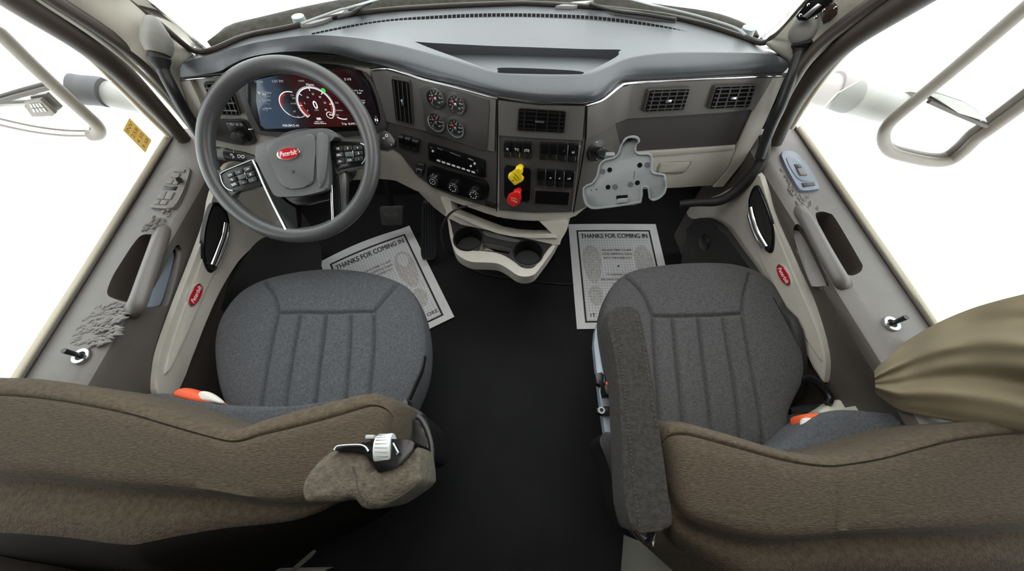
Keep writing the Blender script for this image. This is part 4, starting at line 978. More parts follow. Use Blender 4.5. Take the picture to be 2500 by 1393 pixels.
pq = [(927, 504), (985, 502), (983, 548), (932, 549)]
PB = plane3(onz(932, 549, .10), onz(983, 548, .10), onz(956, 503, .17))
M_ped = mat('pedal_rubber_grey', (.09, .088, .085), .5, bump=.3, bscale=200)
sl = slab(PB, rquad(pq, .1, 3), -.012, .006, 'pedal_pad', M_ped, bp_, .003)
bm = bmesh.new(); P, N = PB(956, 523)
a1, b1 = frame(N)
for k in range(32):
    t0, t1 = 2*math.pi*k/32, 2*math.pi*(k+1)/32
    L = [P+N*.0065+a1*math.cos(t)*r*2.1+b1*math.sin(t)*r for t, r in ((t0, .013), (t1, .013), (t1, .0145), (t0, .0145))]; bm.faces.new([bm.verts.new(p) for p in L])
text_on(PB, 'Peterbilt', 956, 523, .017, off=.0066, bm=bm, shear=.3)
obj('pad_emblem', bm, M_gry, sl, smooth=0)
tubeo('pedal_arm', [PB(956, 515)[0]-PB.n*.012, PB(948, 490)[0]+V((0, .08, .10)), V((-.38, 1.16, .50))], .013, M_blk, bp_, sc=(1, .5))

# ================================================================ PAPER MATS
def mat_map(A, B, C, curl, z0=.006):
    """A top-left, B top-right, C bottom-left : world on floor. u right, v down"""
    def f(u, v, h=0):
        p = A+(B-A)*u+(C-A)*v; p = V(p); p.z = z0+h+curl(u, v); return p
    return f
def paper(name, label, A, B, C, curl, group, footd):
    f = mat_map(A, B, C, curl)
    t = thing(name, label, 'paper floor mat', (A+B+C)/3*1.0)
    t.location.z = 0
    bm = bmesh.new(); n = 28; vs = [[bm.verts.new(f(i/n, j/n)) for j in range(n+1)] for i in range(n+1)]; vb = [[bm.verts.new(f(i/n, j/n, -.0008)) for j in range(n+1)] for i in range(n+1)]
    for i in range(n):
        for j in range(n):
            bm.faces.new((vs[i][j], vs[i+1][j], vs[i+1][j+1], vs[i][j+1])); bm.faces.new((vb[i][j], vb[i][j+1], vb[i+1][j+1], vb[i+1][j]))
    obj('paper_sheet', bm, M_paper, t)
    def strips(rects, h, nm, m, par=t):
        bm = bmesh.new()
        for u0, v0, u1, v1 in rects:
            k = max(2, int(max(abs(u1-u0), abs(v1-v0))*26)); hor = abs(u1-u0) > abs(v1-v0); pr = None
            for i in range(k+1):
                q = i/k
                if hor: e = (f(u0+(u1-u0)*q, v0, h), f(u0+(u1-u0)*q, v1, h))
                else: e = (f(u0, v0+(v1-v0)*q, h), f(u1, v0+(v1-v0)*q, h))
                e = [bm.verts.new(p) for p in e]
                if pr: bm.faces.new((pr[0], pr[1], e[1], e[0]))
                pr = e
        return obj(nm, bm, m, par, smooth=0)
    g = [(.11+i*.78/26, .11, .11+i*.78/26+.0028, .925) for i in range(27)]+[(.11, .11+j*.815/33, .89, .11+j*.815/33+.0022) for j in range(34)]
    strips(g, .0005, 'printed_grid', M_grid)
    b = .018
    strips([(.085, .07, .915, .07+b*.8), (.085, .935, .915, .935+b*.8), (.085, .07, .085+b, .95), (.915-b, .07, .915, .95)], .0010, 'printed_border', M_ink)
    def txt(lines, nm='printed_text'):
        bm = bmesh.new()
        for s, u, v, w_, h, bold in lines:
            vs, fs = text_mesh(s, bold=bold); xs = [p.x for p in vs]; W = max(xs)-min(xs); c = (max(xs)+min(xs))/2
            bv = [bm.verts.new(f(u+(p.x-c)/W*w_, v-p.y*h, .0014)) for p in vs]
            for q in fs:
                try: bm.faces.new([bv[i] for i in q])
                except Exception: pass
        obj(nm, bm, M_ink, t, smooth=0)
    txt([('THANKS FOR COMING IN', .5, .135, .74, .066, 0), ('THANKS FOR COMING IN', .5028, .135, .74, .066, 0), ('THANKS FOR COMING IN', .5014, .1365, .74, .066, 0), ('WE HAVE TRIED TO KEEP', .5, .285, .33, .028, 0), ('YOUR CARPETING CLEAN', .5, .325, .33, .028, 0), ('WITH THIS PAPER MAT', .5, .365, .30, .028, 0), ('A customer is', .46, .525, .2, .028, 0), ('the most important person', .5, .57, .42, .028, 0), ('in the world', .5, .615, .2, .028, 0)]+footd)
    bm = bmesh.new()
    for cx, cy, ra, rb in ((.22, .42, .10, .19), (.22, .72, .075, .09), (.78, .42, .10, .19), (.78, .72, .075, .09)):
        c = bm.verts.new(f(cx, cy, .0003)); L = [bm.verts.new(f(cx+ra*math.cos(q)*(1-.15*math.sin(q)), cy+rb*math.sin(q), .0003)) for q in [2*math.pi*k/28 for k in range(28)]]
        for i in range(28): bm.faces.new((c, L[i], L[(i+1) % 28]))
    obj('printed_shoe_soles', bm, M_shoe, t, smooth=0)
    bm = bmesh.new()
    for cx, cy in ((.495, .445),):
        L = [bm.verts.new(f(cx+.012*math.cos(q), cy+.008*math.sin(q), .0014)) for q in [2*math.pi*k/12 for k in range(12)]]; bm.faces.new(L)
    obj('printed_dot', bm, M_ink, t, smooth=0)
    return t
A = onz(783, 640, 0); B = onz(1000, 552, 0); Cc = A+(onz(1110, 775, 0)-B)
paper('paper_floor_mat', 'paper floor mat askew in the driver footwell, curled top edge, under the seat front', A, B, Cc, lambda u, v: .018*math.exp(-((v)/.12)**2)*math.sin(math.pi*min(1, u*1.1))+.004*math.sin(5*v)**2, 'paper floor mats', [('ORE', .83, .89, .11, .042, .005), ('IT', .17, .89, .05, .042, .005)])
A = onz(1387, 549, 0); B = onz(1600, 548, 0); Cc = onz(1408, 804, 0)
paper('paper_floor_mat', 'paper floor mat lying straight in the passenger footwell', A, B, Cc, lambda u, v: .002*math.sin(4*u), 'paper floor mats', [('IT', .17, .89, .05, .042, .005), ('ORE', .83, .89, .11, .042, .005)])
# raised rubber edge of the floor covering beneath the console
tag(tubeo('trim_15', catmull([onz(1130, 645, .003), onz(1180, 668, .004), onz(1250, 680, .004), onz(1330, 690, .004), onz(1400, 694, .003)], 6), .004, M_rub), kind='structure')
# charger cable
cb = [K(1140, 503)[0]+V((0, 0, .0)), at(1120, 508, 1.08), at(1095, 525, 1.10), at(1079, 555, 1.14), at(1080, 590, 1.2), at(1100, 618, 1.35), at(1155, 640, 1.5), onz(1200, 657, .004), onz(1260, 665, .004)]
tag(tubeo('charging_cable', catmull(cb, 6), .0035, M_rub), 'thin black cable drooping from the console pocket to the floor', 'cable')

# ================================================================ SEATS
def zpt(pl, z): return [onz(x, y, z) for x, y in pl]
def seat(root, out, seams, cm, zc=.50):
    o = pillow('cushion', zpt(cpx(out, 4), zc), .030, .115, cm, root, [[onz(x, y, zc+.02) for x, y in (cpx(s, 5, False) if len(s) > 2 else s)] for s in seams], ns=300, nr=90, pw=5, gd=.010, gw=.0048)
    P = zpt(out, zc-.10); c = sum(P, V())/len(P)
    bm = bmesh.new(); add_prism(bm, [c+(p-c)*.93 for p in P], [c+(p-c)*.88+V((0, 0, -.05)) for p in P], .004); obj('seat_pan', bm, M_blk, root)
    bm = bmesh.new(); box(bm, (c.x, c.y-.02, .17), (.34, .36, .34), bevel=.02); obj('pedestal', bm, M_blkm, root)
    return c
def backrest(root, front, rear, inner_first, zf=.752, zr=.745, pipe=.22, seam_at=None, rdrop=.11, fl=.02, taper=False):
    n = 90
    F = resample(zpt(cpx(front, 5, False), zf), n); R = resample(zpt(cpx(rear, 5, False), zr), n)
    bm = bmesh.new(); rows = []
    for i in range(n):
        f, r = F[i], R[i]; e = min(i, n-1-i)/6; ed = math.sqrt(max(0, 1-(1-min(1, e))**2)); d = (r-f); d.z = 0
        mid = (f+r)/2; k = .55+.45*ed
        crown = .026*ed
        g = .004*math.exp(-((i/(n-1)-seam_at)/.008)**2) if seam_at else 0
        P = []
        def pt(u, z): q = f+d*u; q = mid+(q-mid)*k if 0 <= u <= 1 else q; return V((q.x, q.y, z))
        P.append(V((f.x, f.y+fl, .50))); P.append(V((f.x, f.y+fl*.6, .62))); P.append(V((f.x, f.y+.004, .70)))
        P += [pt(0, zf-.004), pt(.03, zf+crown*.42), pt(.08, zf+crown*.75), pt(pipe-.06, zf+crown*.95), pt(pipe-.02, zf+crown-.001), pt(pipe, zf+crown-.006), pt(pipe+.02, zf+crown-.001)]
        for u in (.35, .5, .65, .8, .9): P.append(pt(u, zf+crown*(1.05 if u < .8 else .9)-g))
        P += [pt(.965, zr+crown*.55), pt(1.0, zr-.006)]
        a = V((r.x, r.y, zr-.012)); s_ = i/(n-1); w_ = max(.12, min(1.8, (.86-s_)/.25)) if taper else (.35+.65*min(1, s_/.2)); zk = 1 if taper else .55
        P += [a+V((0, -y_*w_, z_*zk)) for y_, z_ in ((.006, .004), (.022, .003), (.040, -.012), (.055, -.045), (.07, -.12), (.09, -.24), (.10, -.42))]
        rows.append([bm.verts.new(p) for p in P])
    L = len(rows[0])
    for A_, B_ in zip(rows, rows[1:]):
        for k in range(L-1):
            fc = bm.faces.new((A_[k], B_[k], B_[k+1], A_[k+1])); fc.material_index = 1 if 9 <= k < 15 else (0 if k < 19 or not taper else 2)
        bm.faces.new((A_[L-1], B_[L-1], B_[0], A_[0]))
    bm.faces.new(rows[0]); bm.faces.new(rows[-1][::-1])
    o = obj('backrest', bm, None, root, smooth=65)
    for m in (M_velb, M_knit, M_backshade): o.data.materials.append(m)
    return F, R
def stitches(root, pts, m, r=.0011, nm='stitching', n=60, parent=None):
    Q = resample(catmull(pts, 6), n); bm = bmesh.new()
    for a, b in zip(Q[::2], Q[1::2]): tube(bm, [a, b], r, res=5)
    obj(nm, bm, m, root, smooth=60)
M_st = mat('stitch_thread', (.05, .045, .04), .9)
# ---- driver
DS = thing('driver_seat', 'driver seat of grey velour with folded-up armrest and white lumbar knob', 'seat', (-.50, .3, 0))
outD = [(527, 860), (531, 810), (548, 765), (585, 718), (640, 686), (720, 666), (800, 658), (880, 663), (950, 680), (1000, 706), (1024, 748), (1037, 800), (1040, 860), (1030, 920), (1008, 975), (985, 1020), (960, 1075), (780, 1090), (600, 1085), (575, 1040), (552, 985), (535, 930)]
seD = [[(683, 768), (738, 766), (800, 767), (860, 765), (915, 764)], [(683, 768), (675, 730), (645, 688)], [(915, 764), (945, 725), (968, 690)],
       [(683, 768), (665, 850), (638, 1000)], [(738, 768), (722, 850), (698, 1000)], [(800, 768), (788, 870), (770, 1000)], [(860, 766), (856, 870), (844, 1000)], [(915, 765), (914, 860), (900, 1000)]]
seat(DS, outD, seD, M_vel)
FD, RD = backrest(DS, [(-80, 914), (0, 920), (88, 923), (211, 940), (334, 967), (440, 1004), (519, 1030), (575, 1044), (610, 1040), (660, 1020), (792, 984), (902, 959), (945, 966), (966, 985)],
         [(-80, 1168), (0, 1173), (176, 1184), (308, 1200), (440, 1206), (550, 1215), (640, 1230), (720, 1238), (800, 1225), (880, 1190), (930, 1140), (952, 1085)], False, taper=True)
# lumbar pad ahead of the backrest
pillow('lumbar_pad', zpt(cpx([(300, 1000), (335, 966), (400, 960), (470, 967), (560, 988), (700, 992), (800, 986), (860, 975), (900, 1000), (880, 1040), (600, 1080), (400, 1040)], 4), .60), .02, .09, M_vel, DS, ns=80, nr=16)
# armrest, folded up
za = lambda pl: zo(pl, 700, 900, .2872)
ar = pillow('armrest', zpt(cpx(za([(400, 700), (560, 690), (700, 712), (735, 780), (775, 868), (860, 848), (965, 800), (1020, 730), (1088, 640), (1130, 720), (1148, 900), (1128, 972), (1000, 1072), (850, 1165), (740, 1192), (650, 1175), (590, 1110), (440, 1130), (200, 1130), (150, 1080), (148, 985), (200, 880), (300, 770)]), 3), .872), .014, .12, M_vela, DS, ns=140, nr=30, pw=3.5, center=onz(*za([(640, 960)])[0], .875))
stitches(ar, [onz(x, y, .886) for x, y in za([(560, 830), (590, 900), (600, 1000), (640, 1090), (720, 1140), (850, 1135), (1000, 1060), (1120, 960)])], M_st, n=70)
bk = slab(Plane((0, 0, .890), (0, 0, 1)), cpx(za([(402, 692), (440, 655), (620, 642), (690, 620), (780, 596), (960, 596), (1050, 600), (1090, 636), (1060, 700), (1020, 760), (965, 812), (860, 860), (770, 875), (730, 790), (690, 725), (560, 700)]), 3), -.10, .0, 'armrest_underside', M_gloss, DS, .004)
bm = bmesh.new(); tube(bm, catmull([onz(x, y, .896) for x, y in za([(405, 690), (430, 660), (500, 650), (620, 647), (670, 665), (695, 700)])], 4), .0016, res=8); obj('armrest_edge_trim', bm, M_sat, bk)
P = onz(*za([(845, 680)])[0], .878); dx = V((1, .12, 0)).normalized()
bm = bmesh.new(); a2 = frame(dx); lathe(bm, P-dx*.012, dx, [(0, 0), (.0185, 0), (.0195, .002), (.0195, .020), (.0185, .022), (0, .022)], 32); kn = obj('lumbar_knob', bm, mat('white_knob', (.55, .57, .57), .4), bk); kn['label'] = 'white thumb wheel'
bm = bmesh.new()
for k in range(24):
    t = 2*math.pi*k/24; e = a2[0]*math.cos(t)+a2[1]*math.sin(t); box(bm, P-dx*.001+e*.0193, (.017, .0011, .0011))
obj('knob_ribs', bm, M_sat, kn)
tubeo('knob_trim', [onz(x, y, .898) for x, y in za([(905, 630), (950, 712), (935, 728)])], .0013, M_sat, bk)
P = onz(*za([(733, 588)])[0], .86); boxo('adjuster_tab', P, (.013, .006, .03), mat('tab_grey', (.35, .37, .37), .45), DS, bevel=.002)
# recliner hardware on the aisle side
slab(Plane((0, 0, .60), (0, 0, 1)), cpx([(958, 1010), (985, 990), (1020, 1000), (1045, 1030), (1052, 1080), (1045, 1120), (1000, 1130), (955, 1100)], 3), -.22, 0, 'side_cover', M_blk, DS, .02, seg=4)
tubeo('recline_lever', catmull([onz(x, y, .625) for x, y in za([(1105, 405), (1140, 430), (1190, 520), (1225, 640), (1232, 760)])], 5), [.004]*3+[.006]*18 if 0 else .006, M_blk, DS, sc=(1, .5))
slab(Plane((0, 0, .62), (0, 0, 1)), cpx(za([(1098, 405), (1150, 400), (1200, 500), (1235, 640), (1238, 780), (1205, 780), (1200, 640), (1170, 520), (1120, 450)]), 3), -.02, .006, 'lever_cover', M_gryd, DS, .003)
slab(Plane((0, 0, .60), (0, 0, 1)), cpx(za([(975, 340), (1010, 260), (1035, 270), (1040, 330), (1030, 440), (1005, 470), (975, 430)]), 3), -.03, .012, 'belt_buckle', M_blk, DS, .003)
tubeo('buckle_strap', catmull([onz(x, y, .59) for x, y in ((1000, 975), (1015, 940), (1030, 905), (1037, 870))], 4), .012, M_blk, DS, sc=(.3, 1))
bm = bmesh.new(); ring(bm, onz(*za([(1000, 405)])[0], .613), V((0, 0, 1)), .006, .009, .002); obj('buckle_slot', bm, M_sat, DS)
# ---- passenger
PS = thing('passenger_seat', 'passenger seat of charcoal velour with its armrest lowered along the aisle', 'seat', (.52, .3, 0))
outP = [(1474, 790), (1478, 740), (1500, 692), (1545, 662), (1640, 646), (1740, 642), (1810, 650), (1868, 676), (1905, 722), (1932, 780), (1950, 840), (1960, 890), (1955, 935), (1936, 975), (1922, 1010), (1918, 1060), (1915, 1110), (1760, 1110), (1620, 1110), (1560, 1060), (1520, 990), (1494, 900)]
seP = [[(1590, 774), (1640, 776), (1700, 774), (1760, 772), (1808, 768)], [(1590, 774), (1568, 720), (1530, 672)], [(1808, 768), (1815, 720), (1832, 668)],
       [(1590, 774), (1596, 880), (1606, 1000), (1610, 1060)], [(1638, 776), (1650, 900), (1664, 1026), (1668, 1080)], [(1700, 774), (1715, 900), (1734, 1040), (1738, 1080)], [(1760, 772), (1785, 920), (1807, 1065), (1808, 1080)], [(1808, 768), (1835, 920), (1862, 1061), (1865, 1090)]]
seat(PS, outP, seP, M_velp)
FP_, RP = backrest(PS, [(1604, 1014), (1664, 1028), (1734, 1046), (1809, 1068), (1875, 1088), (1928, 1101), (1994, 1110), (2051, 1105), (2126, 1090), (2214, 1063), (2302, 1039), (2412, 1024), (2500, 1019), (2570, 1018)],
         [(1640, 1256), (1660, 1278), (1708, 1294), (1774, 1314), (1840, 1325), (1906, 1325), (1994, 1316), (2060, 1310), (2280, 1308), (2500, 1299), (2570, 1297)], True, seam_at=.39, pipe=.16)
pillow('lumbar_pad', zpt(cpx([(1860, 1110), (1915, 1078), (1950, 1045), (2000, 1010), (2060, 1000), (2160, 1008), (2300, 1022), (2400, 1040), (2300, 1090), (2100, 1120), (1980, 1130)], 4), .60), .02, .09, M_vel, PS, ns=80, nr=16)
ao = [(1481, 770), (1488, 755), (1510, 750), (1545, 748), (1558, 758), (1572, 810), (1585, 880), (1598, 960), (1607, 1030), (1620, 1120), (1632, 1210), (1642, 1280), (1600, 1296), (1560, 1298), (1545, 1290), (1528, 1230), (1522, 1150), (1517, 1050), (1511, 950), (1500, 860), (1488, 810)]
ar = slab(Plane((0, 0, .785), (0, 0, 1)), cpx(ao, 3), -.075, 0, 'armrest', M_arm, PS, .013, seg=5)
stitches(ar, [onz(x, y, .7855) for x, y in ((1502, 790), (1512, 850), (1524, 950), (1534, 1040), (1543, 1130), (1553, 1220), (1562, 1285))], M_st, n=110)
stitches(ar, [onz(x, y, .7855) for x, y in ((1553, 770), (1567, 830), (1582, 910), (1594, 990), (1604, 1040))], M_st, n=50)
bm = bmesh.new(); bx2 = onz(1583, 1318, .70); rnd = random.Random(3)
for k in range(5):
    p = [bx2+V((rnd.uniform(-.012, .012), rnd.uniform(-.012, .012), rnd.uniform(-.01, .01))) for _ in range(4)]; add_prism(bm, p[:3], [q+V((0, 0, -.004)) for q in p[:3]])
tube(bm, [bx2, bx2+V((.0, .02, .03))], .006)
obj('pivot_bolt', bm, M_sat, PS, smooth=20)
rl = slab(Plane((0, 0, .42), (0, 0, 1)), [(1453, 805), (1460, 785), (1475, 775), (1490, 800), (1500, 900), (1505, 980), (1508, 1050), (1500, 1068), (1478, 1062), (1466, 980), (1456, 900), (1450, 840)], -.03, 0, 'seat_rail', M_rail, PS, .003); rl['label'] = 'pale zinc rail along the aisle side of the seat'
slab(Plane((0, 0, .44), (0, 0, 1)), [(1452, 912), (1468, 909), (1474, 915), (1473, 938), (1466, 941), (1456, 936)], -.02, .005, 'rail_bracket', M_blk, PS, .002)
slab(Plane((0, 0, .44), (0, 0, 1)), [(1456, 996), (1476, 991), (1490, 992), (1494, 1010), (1470, 1012), (1458, 1008)], -.02, .004, 'rail_latch', M_blk, PS, .002)
bm = bmesh.new(); ring(bm, onz(1468, 1001, .446), V((0, 0, 1)), .005, .009, .003, 20); obj('latch_ring', bm, M_sat, PS)
bu = slab(Plane((0, 0, .50), (0, 0, 1)), [(1478, 930), (1500, 930), (1502, 962), (1480, 962), (1476, 945)], -.05, 0, 'belt_buckle', M_blk, PS, .003)
slab(Plane((0, 0, .502), (0, 0, 1)), cpx([(1478, 936), (1486, 929), (1498, 930), (1500, 942), (1488, 943)], 2), -.01, .002, 'release_button', M_redk, bu, .001)
tubeo('buckle_strap', [onz(1490, 960, .47), onz(1497, 1010, .44), onz(1500, 1060, .40)], .013, M_blk, PS, sc=(.35, 1))
slab(Plane((0, 0, .52), (0, 0, 1)), cpx([(1464, 1075), (1478, 1054), (1498, 1060), (1512, 1090), (1520, 1150), (1526, 1220), (1540, 1290), (1560, 1320), (1530, 1290), (1505, 1220), (1490, 1150), (1476, 1110)], 3), -.12, 0, 'side_cover', M_blk, PS, .010, seg=4)
tubeo('recline_lever', catmull([onz(x, y, .50) for x, y in ((1950, 928), (1975, 922), (2000, 938), (2025, 968), (2020, 985))], 5), .009, M_gloss, PS)
tubeo('adjuster_rod', [onz(x, y, .45) for x, y in ((1925, 1002), (1970, 995), (2015, 988))], .010, M_blk, PS)
# small items by the seats
def tagcloth(name, lab, px, pw, z, m2lab):
    t = thing(name, lab, 'seat belt', onz(*px[0], z-.03))
    pillow('belt_webbing', zpt(cpx(px, 3), z), .02, .03, M_orng, t, ns=48, nr=10)
    pillow('belt_label', zpt(cpx(pw, 3), z+.012), .008, .006, M_wlab, t, ns=40, nr=8)['label'] = m2lab
tagcloth('seat_belt', 'orange seat belt webbing with a white label at the driver seat rear corner', [(425, 962), (440, 950), (462, 947), (485, 952), (500, 960), (545, 988), (500, 990), (440, 975)], [(490, 955), (515, 958), (540, 975), (543, 985), (515, 982), (482, 976)], .60, 'white label')
tagcloth('seat_belt', 'orange seat belt webbing with a white label between passenger seat and door', [(1950, 1018), (1962, 1010), (1990, 1009), (2014, 1012), (2010, 1025), (1985, 1040), (1958, 1042)], [(1958, 1024), (1970, 1018), (2005, 1016), (2004, 1030), (1978, 1044), (1958, 1044)], .58, 'white label')
# pale fold of belt cloth and B pillar base
tag(slab(Plane((0, 0, .50), (0, 0, 1)), [(2005, 1002), (2035, 978), (2085, 962), (2160, 945), (2200, 950), (2200, 1030), (2010, 1030)], -.20, 0, 'trim_16', M_beige2, None, .01, seg=3), kind='structure')
tag(slab(Plane((0, 0, .53), (0, 0, 1)), [(2000, 1012), (2070, 993), (2170, 976), (2200, 980), (2200, 1010), (2080, 1016), (2010, 1022)], -.03, 0, 'trim_17', M_beige2, None, .004, seg=2), kind='structure')
# curtain
def cloth(top, bot, n, m, fold, nf):
    T_ = resample(top, n); B_ = resample(bot, n); bm = bmesh.new(); G = []
    for i in range(n):
        row = []
        for j in range(m+1):
            k = j/m; p = T_[i].lerp(B_[i], k); u = i/(n-1)
            d = (CAM-p).normalized()
            ph = 2*math.pi*(1.9*k-.75*u+.25*math.sin(3*u)); amp = fold*(.25+.9*u)*(math.sin(ph/2)**2*2-1+.35*math.sin(2.3*ph+4*u))+.010*math.sin(22*u)*(1-k)
            row.append(p+d*(amp*max(0, math.sin(math.pi*min(1, .12+k*.9)))**.5+.05*math.sin(math.pi*k)))
        G.append(row)
    V1 = [[bm.verts.new(p) for p in r] for r in G]; V2 = [[bm.verts.new(p-(CAM-p).normalized()*.012) for p in r] for r in G]
    for i in range(n-1):
        for j in range(m):
            bm.faces.new((V1[i][j], V1[i+1][j], V1[i+1][j+1], V1[i][j+1])); bm.faces.new((V2[i][j], V2[i][j+1], V2[i+1][j+1], V2[i+1][j]))
    for j in range(m):
        for i in (0, n-1): bm.faces.new((V1[i][j], V1[i][j+1], V2[i][j+1], V2[i][j]))
    for i in range(n-1):
        for j in (0, m): bm.faces.new((V1[i][j], V1[i+1][j], V2[i+1][j], V2[i][j]))
    return bm
top = catmull([onx(x, y, X) for x, y, X in ((2134, 905, .80), (2150, 885, .815), (2190, 848, .84), (2240, 815, .865), (2300, 782, .88), (2370, 753, .89), (2440, 732, .895), (2520, 712, .90), (2640, 680, .905), (2800, 640, .91))], 6)
bot = catmull([onx(x, y, X) for x, y, X in ((2138, 960, .80), (2170, 985, .80), (2200, 1002, .805), (2240, 1012, .81), (2300, 1024, .82), (2370, 1036, .83), (2450, 1048, .84), (2540, 1060, .85), (2660, 1070, .86), (2800, 1080, .87))], 6)
tag(obj('privacy_curtain', cloth(top, bot, 200, 36, .034, 4.2), M_curt, smooth=80), 'tan privacy curtain bunched behind the passenger door window', 'curtain')
# storage box behind passenger seat, floor bits behind driver seat
bxp = thing('storage_box', 'grey beige plastic storage box on the floor behind the passenger seat', 'box', (.40, -.2, 0))
bm = bmesh.new(); T_ = [onz(x, y, .42) for x, y in ((1645, 1352), (1660, 1340), (1900, 1318), (2100, 1330), (2100, 1500), (1642, 1500))]
add_prism(bm, [p+V((0, 0, 0)) for p in T_], [p+V((0, 0, -.415)) for p in T_], .012, 3); obj('box_body', bm, M_box, bxp)
bm = bmesh.new(); add_prism(bm, [p+V((0, 0, .012)) for p in [onz(x, y, .42) for x, y in ((1650, 1345), (1900, 1322), (2100, 1332), (2100, 1360), (1860, 1366), (1700, 1352))]], [p+V((0, 0, 0)) for p in [onz(x, y, .42) for x, y in ((1650, 1345), (1900, 1322), (2100, 1332), (2100, 1360), (1860, 1366), (1700, 1352))]], .004); obj('box_lid_flange', bm, M_gryd, bxp)
st = [onz(x, y, .03) for x, y in ((715, 1385), (735, 1368), (768, 1340), (773, 1345), (760, 1360), (725, 1390))]
bm = bmesh.new(); add_prism(bm, [p+V((0, 0, .006)) for p in st], st, .001); tag(obj('floor_strap', bm, M_box), 'short grey strap loop on the dark floor behind the driver seat', 'strap')
st = [onz(x, y, .02) for x, y in ((600, 1394), (700, 1388), (808, 1386), (780, 1400), (760, 1440), (600, 1450))]
bm = bmesh.new(); add_prism(bm, [p+V((0, 0, .008)) for p in st], [p-V((0, 0, .02)) for p in st], .002); tag(obj('floor_panel', bm, M_box), 'flat grey panel edge at the bottom of the photo below the strap', 'panel')
P = onz(733, 1297, .0); tag(boxo('paper_scrap', P+V((0, 0, .003)), (.012, .014, .004), M_wlab, None, bevel=.001), 'tiny pale scrap lying on the black floor', 'scrap')

# ================================================================ TABLET CRADLE
tc_ = thing('device_cradle', 'grey plastic tablet cradle on a ball arm clamped to the dash', 'cradle', at(1520, 430, 1.0))
QP = at(1520, 430, .96); QN = (CAM-QP).normalized()*.6+V((-.25, -.55, .45)); CP = Plane(QP, QN)
zz = lambda pl: zo(pl, 1350, 120, .2871)
pl_ = cpx(zz([(600, 790), (615, 765), (650, 748), (690, 745), (722, 757), (730, 785), (715, 798), (702, 815), (700, 870), (738, 893), (800, 892), (832, 905), (840, 950), (835, 1025), (860, 1058), (945, 1070), (950, 1120), (960, 1160), (945, 1220), (900, 1262), (850, 1278), (822, 1260), (812, 1178), (755, 1175), (745, 1298), (600, 1322), (370, 1353), (312, 1340), (275, 1305), (262, 1180), (330, 1145), (370, 1095), (385, 1050), (400, 985), (440, 945), (520, 925), (560, 885), (578, 830)]), 2)
pt_ = slab(CP, pl_, -.006, 0, 'cradle_plate', M_gry, tc_, .002)
bm = bmesh.new(); tube(bm, [CP(x, y)[0]+CP.n*.002 for x, y in pl_], .0032, res=8, closed=True, sc=(1, 1)); obj('plate_rim', bm, M_gry, pt_)
for nm, po in (('cradle_hook', [(600, 790), (640, 750), (690, 745), (728, 760), (726, 790)]), ('cradle_lip', [(264, 1240), (285, 1310), (340, 1348), (470, 1340), (600, 1322), (745, 1298)]), ('cradle_hook', [(950, 1100), (965, 1150), (945, 1222), (900, 1265), (850, 1282), (825, 1265)])):
    pp = cpx(zz(po), 5, False); bm = bmesh.new(); G = []
    for x, y in pp:
        P = CP(x, y)[0]; G.append([bm.verts.new(P-CP.n*.004), bm.verts.new(P+CP.n*.022)])
    cx = CP(*zz([(560, 1050)])[0])[0]; H_ = []
    for x, y in pp:
        P = CP(x, y)[0]; d = (cx-P).normalized()*.004; H_.append([bm.verts.new(P-CP.n*.004+d), bm.verts.new(P+CP.n*.022+d)])
    for i in range(len(G)-1):
        bm.faces.new((G[i][0], G[i+1][0], G[i+1][1], G[i][1])); bm.faces.new((H_[i][0], H_[i][1], H_[i+1][1], H_[i+1][0])); bm.faces.new((G[i][1], G[i+1][1], H_[i+1][1], H_[i][1])); bm.faces.new((G[i][0], H_[i][0], H_[i+1][0], G[i+1][0]))
    for i in (0, -1): bm.faces.new((G[i][0], G[i][1], H_[i][1], H_[i][0]))
    obj(nm, bm, M_gry, tc_, smooth=50)
for x, y in ((482, 1025), (738, 985), (468, 1172), (718, 1135)):
    P, N = CP(*zz([(x, y)])[0]); latheo('mount_hole', P+N*.0003, N, [(0, 0), (.0062, 0), (.0062, .0006), (0, .0006)], M_blkm, pt_, res=20)
for x, y in ((422, 1037), (802, 983), (527, 1170), (658, 1148)):
    P, N = CP(*zz([(x, y)])[0]); latheo('rubber_pad', P+N*.0003, N, [(0, 0), (.0068, 0), (.0066, .0014), (0, .0014)], M_gryd, pt_, res=24)
for x, y in ((326, 1198), (370, 1191)):
    P, N = CP(*zz([(x, y)])[0]); latheo('pin_hole', P+N*.0003, N, [(0, 0), (.0016, 0), (.0016, .0005), (0, .0005)], M_blkm, pt_, res=12)
slab(CP, zz([(538, 1245), (635, 1237), (636, 1268), (540, 1278)]), .0002, .0012, 'latch_slot', M_blkm, pt_, 0)
slab(CP, zz([(540, 1278), (560, 1268), (640, 1262), (638, 1300), (545, 1310)]), .0002, .008, 'latch', M_gry, pt_, .002)
slab(CP, zz([(690, 1035), (696, 1037), (690, 1100), (684, 1100)]), .0001, .0006, 'mould_mark', M_gryd, pt_, 0)
bmd, bmn = FAS(1450, 364); d = V((.45, -.8, .35)).normalized()
latheo('mount_disc', bmd+bmn*.006, d, [(0, 0), (.030, 0), (.030, .006), (.012, .009), (.010, .02), (0, .02)], M_blk, tc_, res=32)
for q in range(4):
    a3, b3 = frame(d); o = bmd+bmn*.006+d*.006+(a3*math.cos(q*1.57)+b3*math.sin(q*1.57))*.023; latheo('mount_screw', o, d, [(0, 0), (.003, 0), (.003, .001), (0, .001)], M_sat, tc_, res=10)
q0 = bmd+bmn*.006+d*.022; q1 = CP(1500, 395)[0]-CP.n*.02
bm = bmesh.new(); bmesh.ops.create_uvsphere(bm, u_segments=20, v_segments=12, radius=.0135, matrix=Matrix.Translation(q0)); obj('ball_joint', bm, M_blk, tc_)
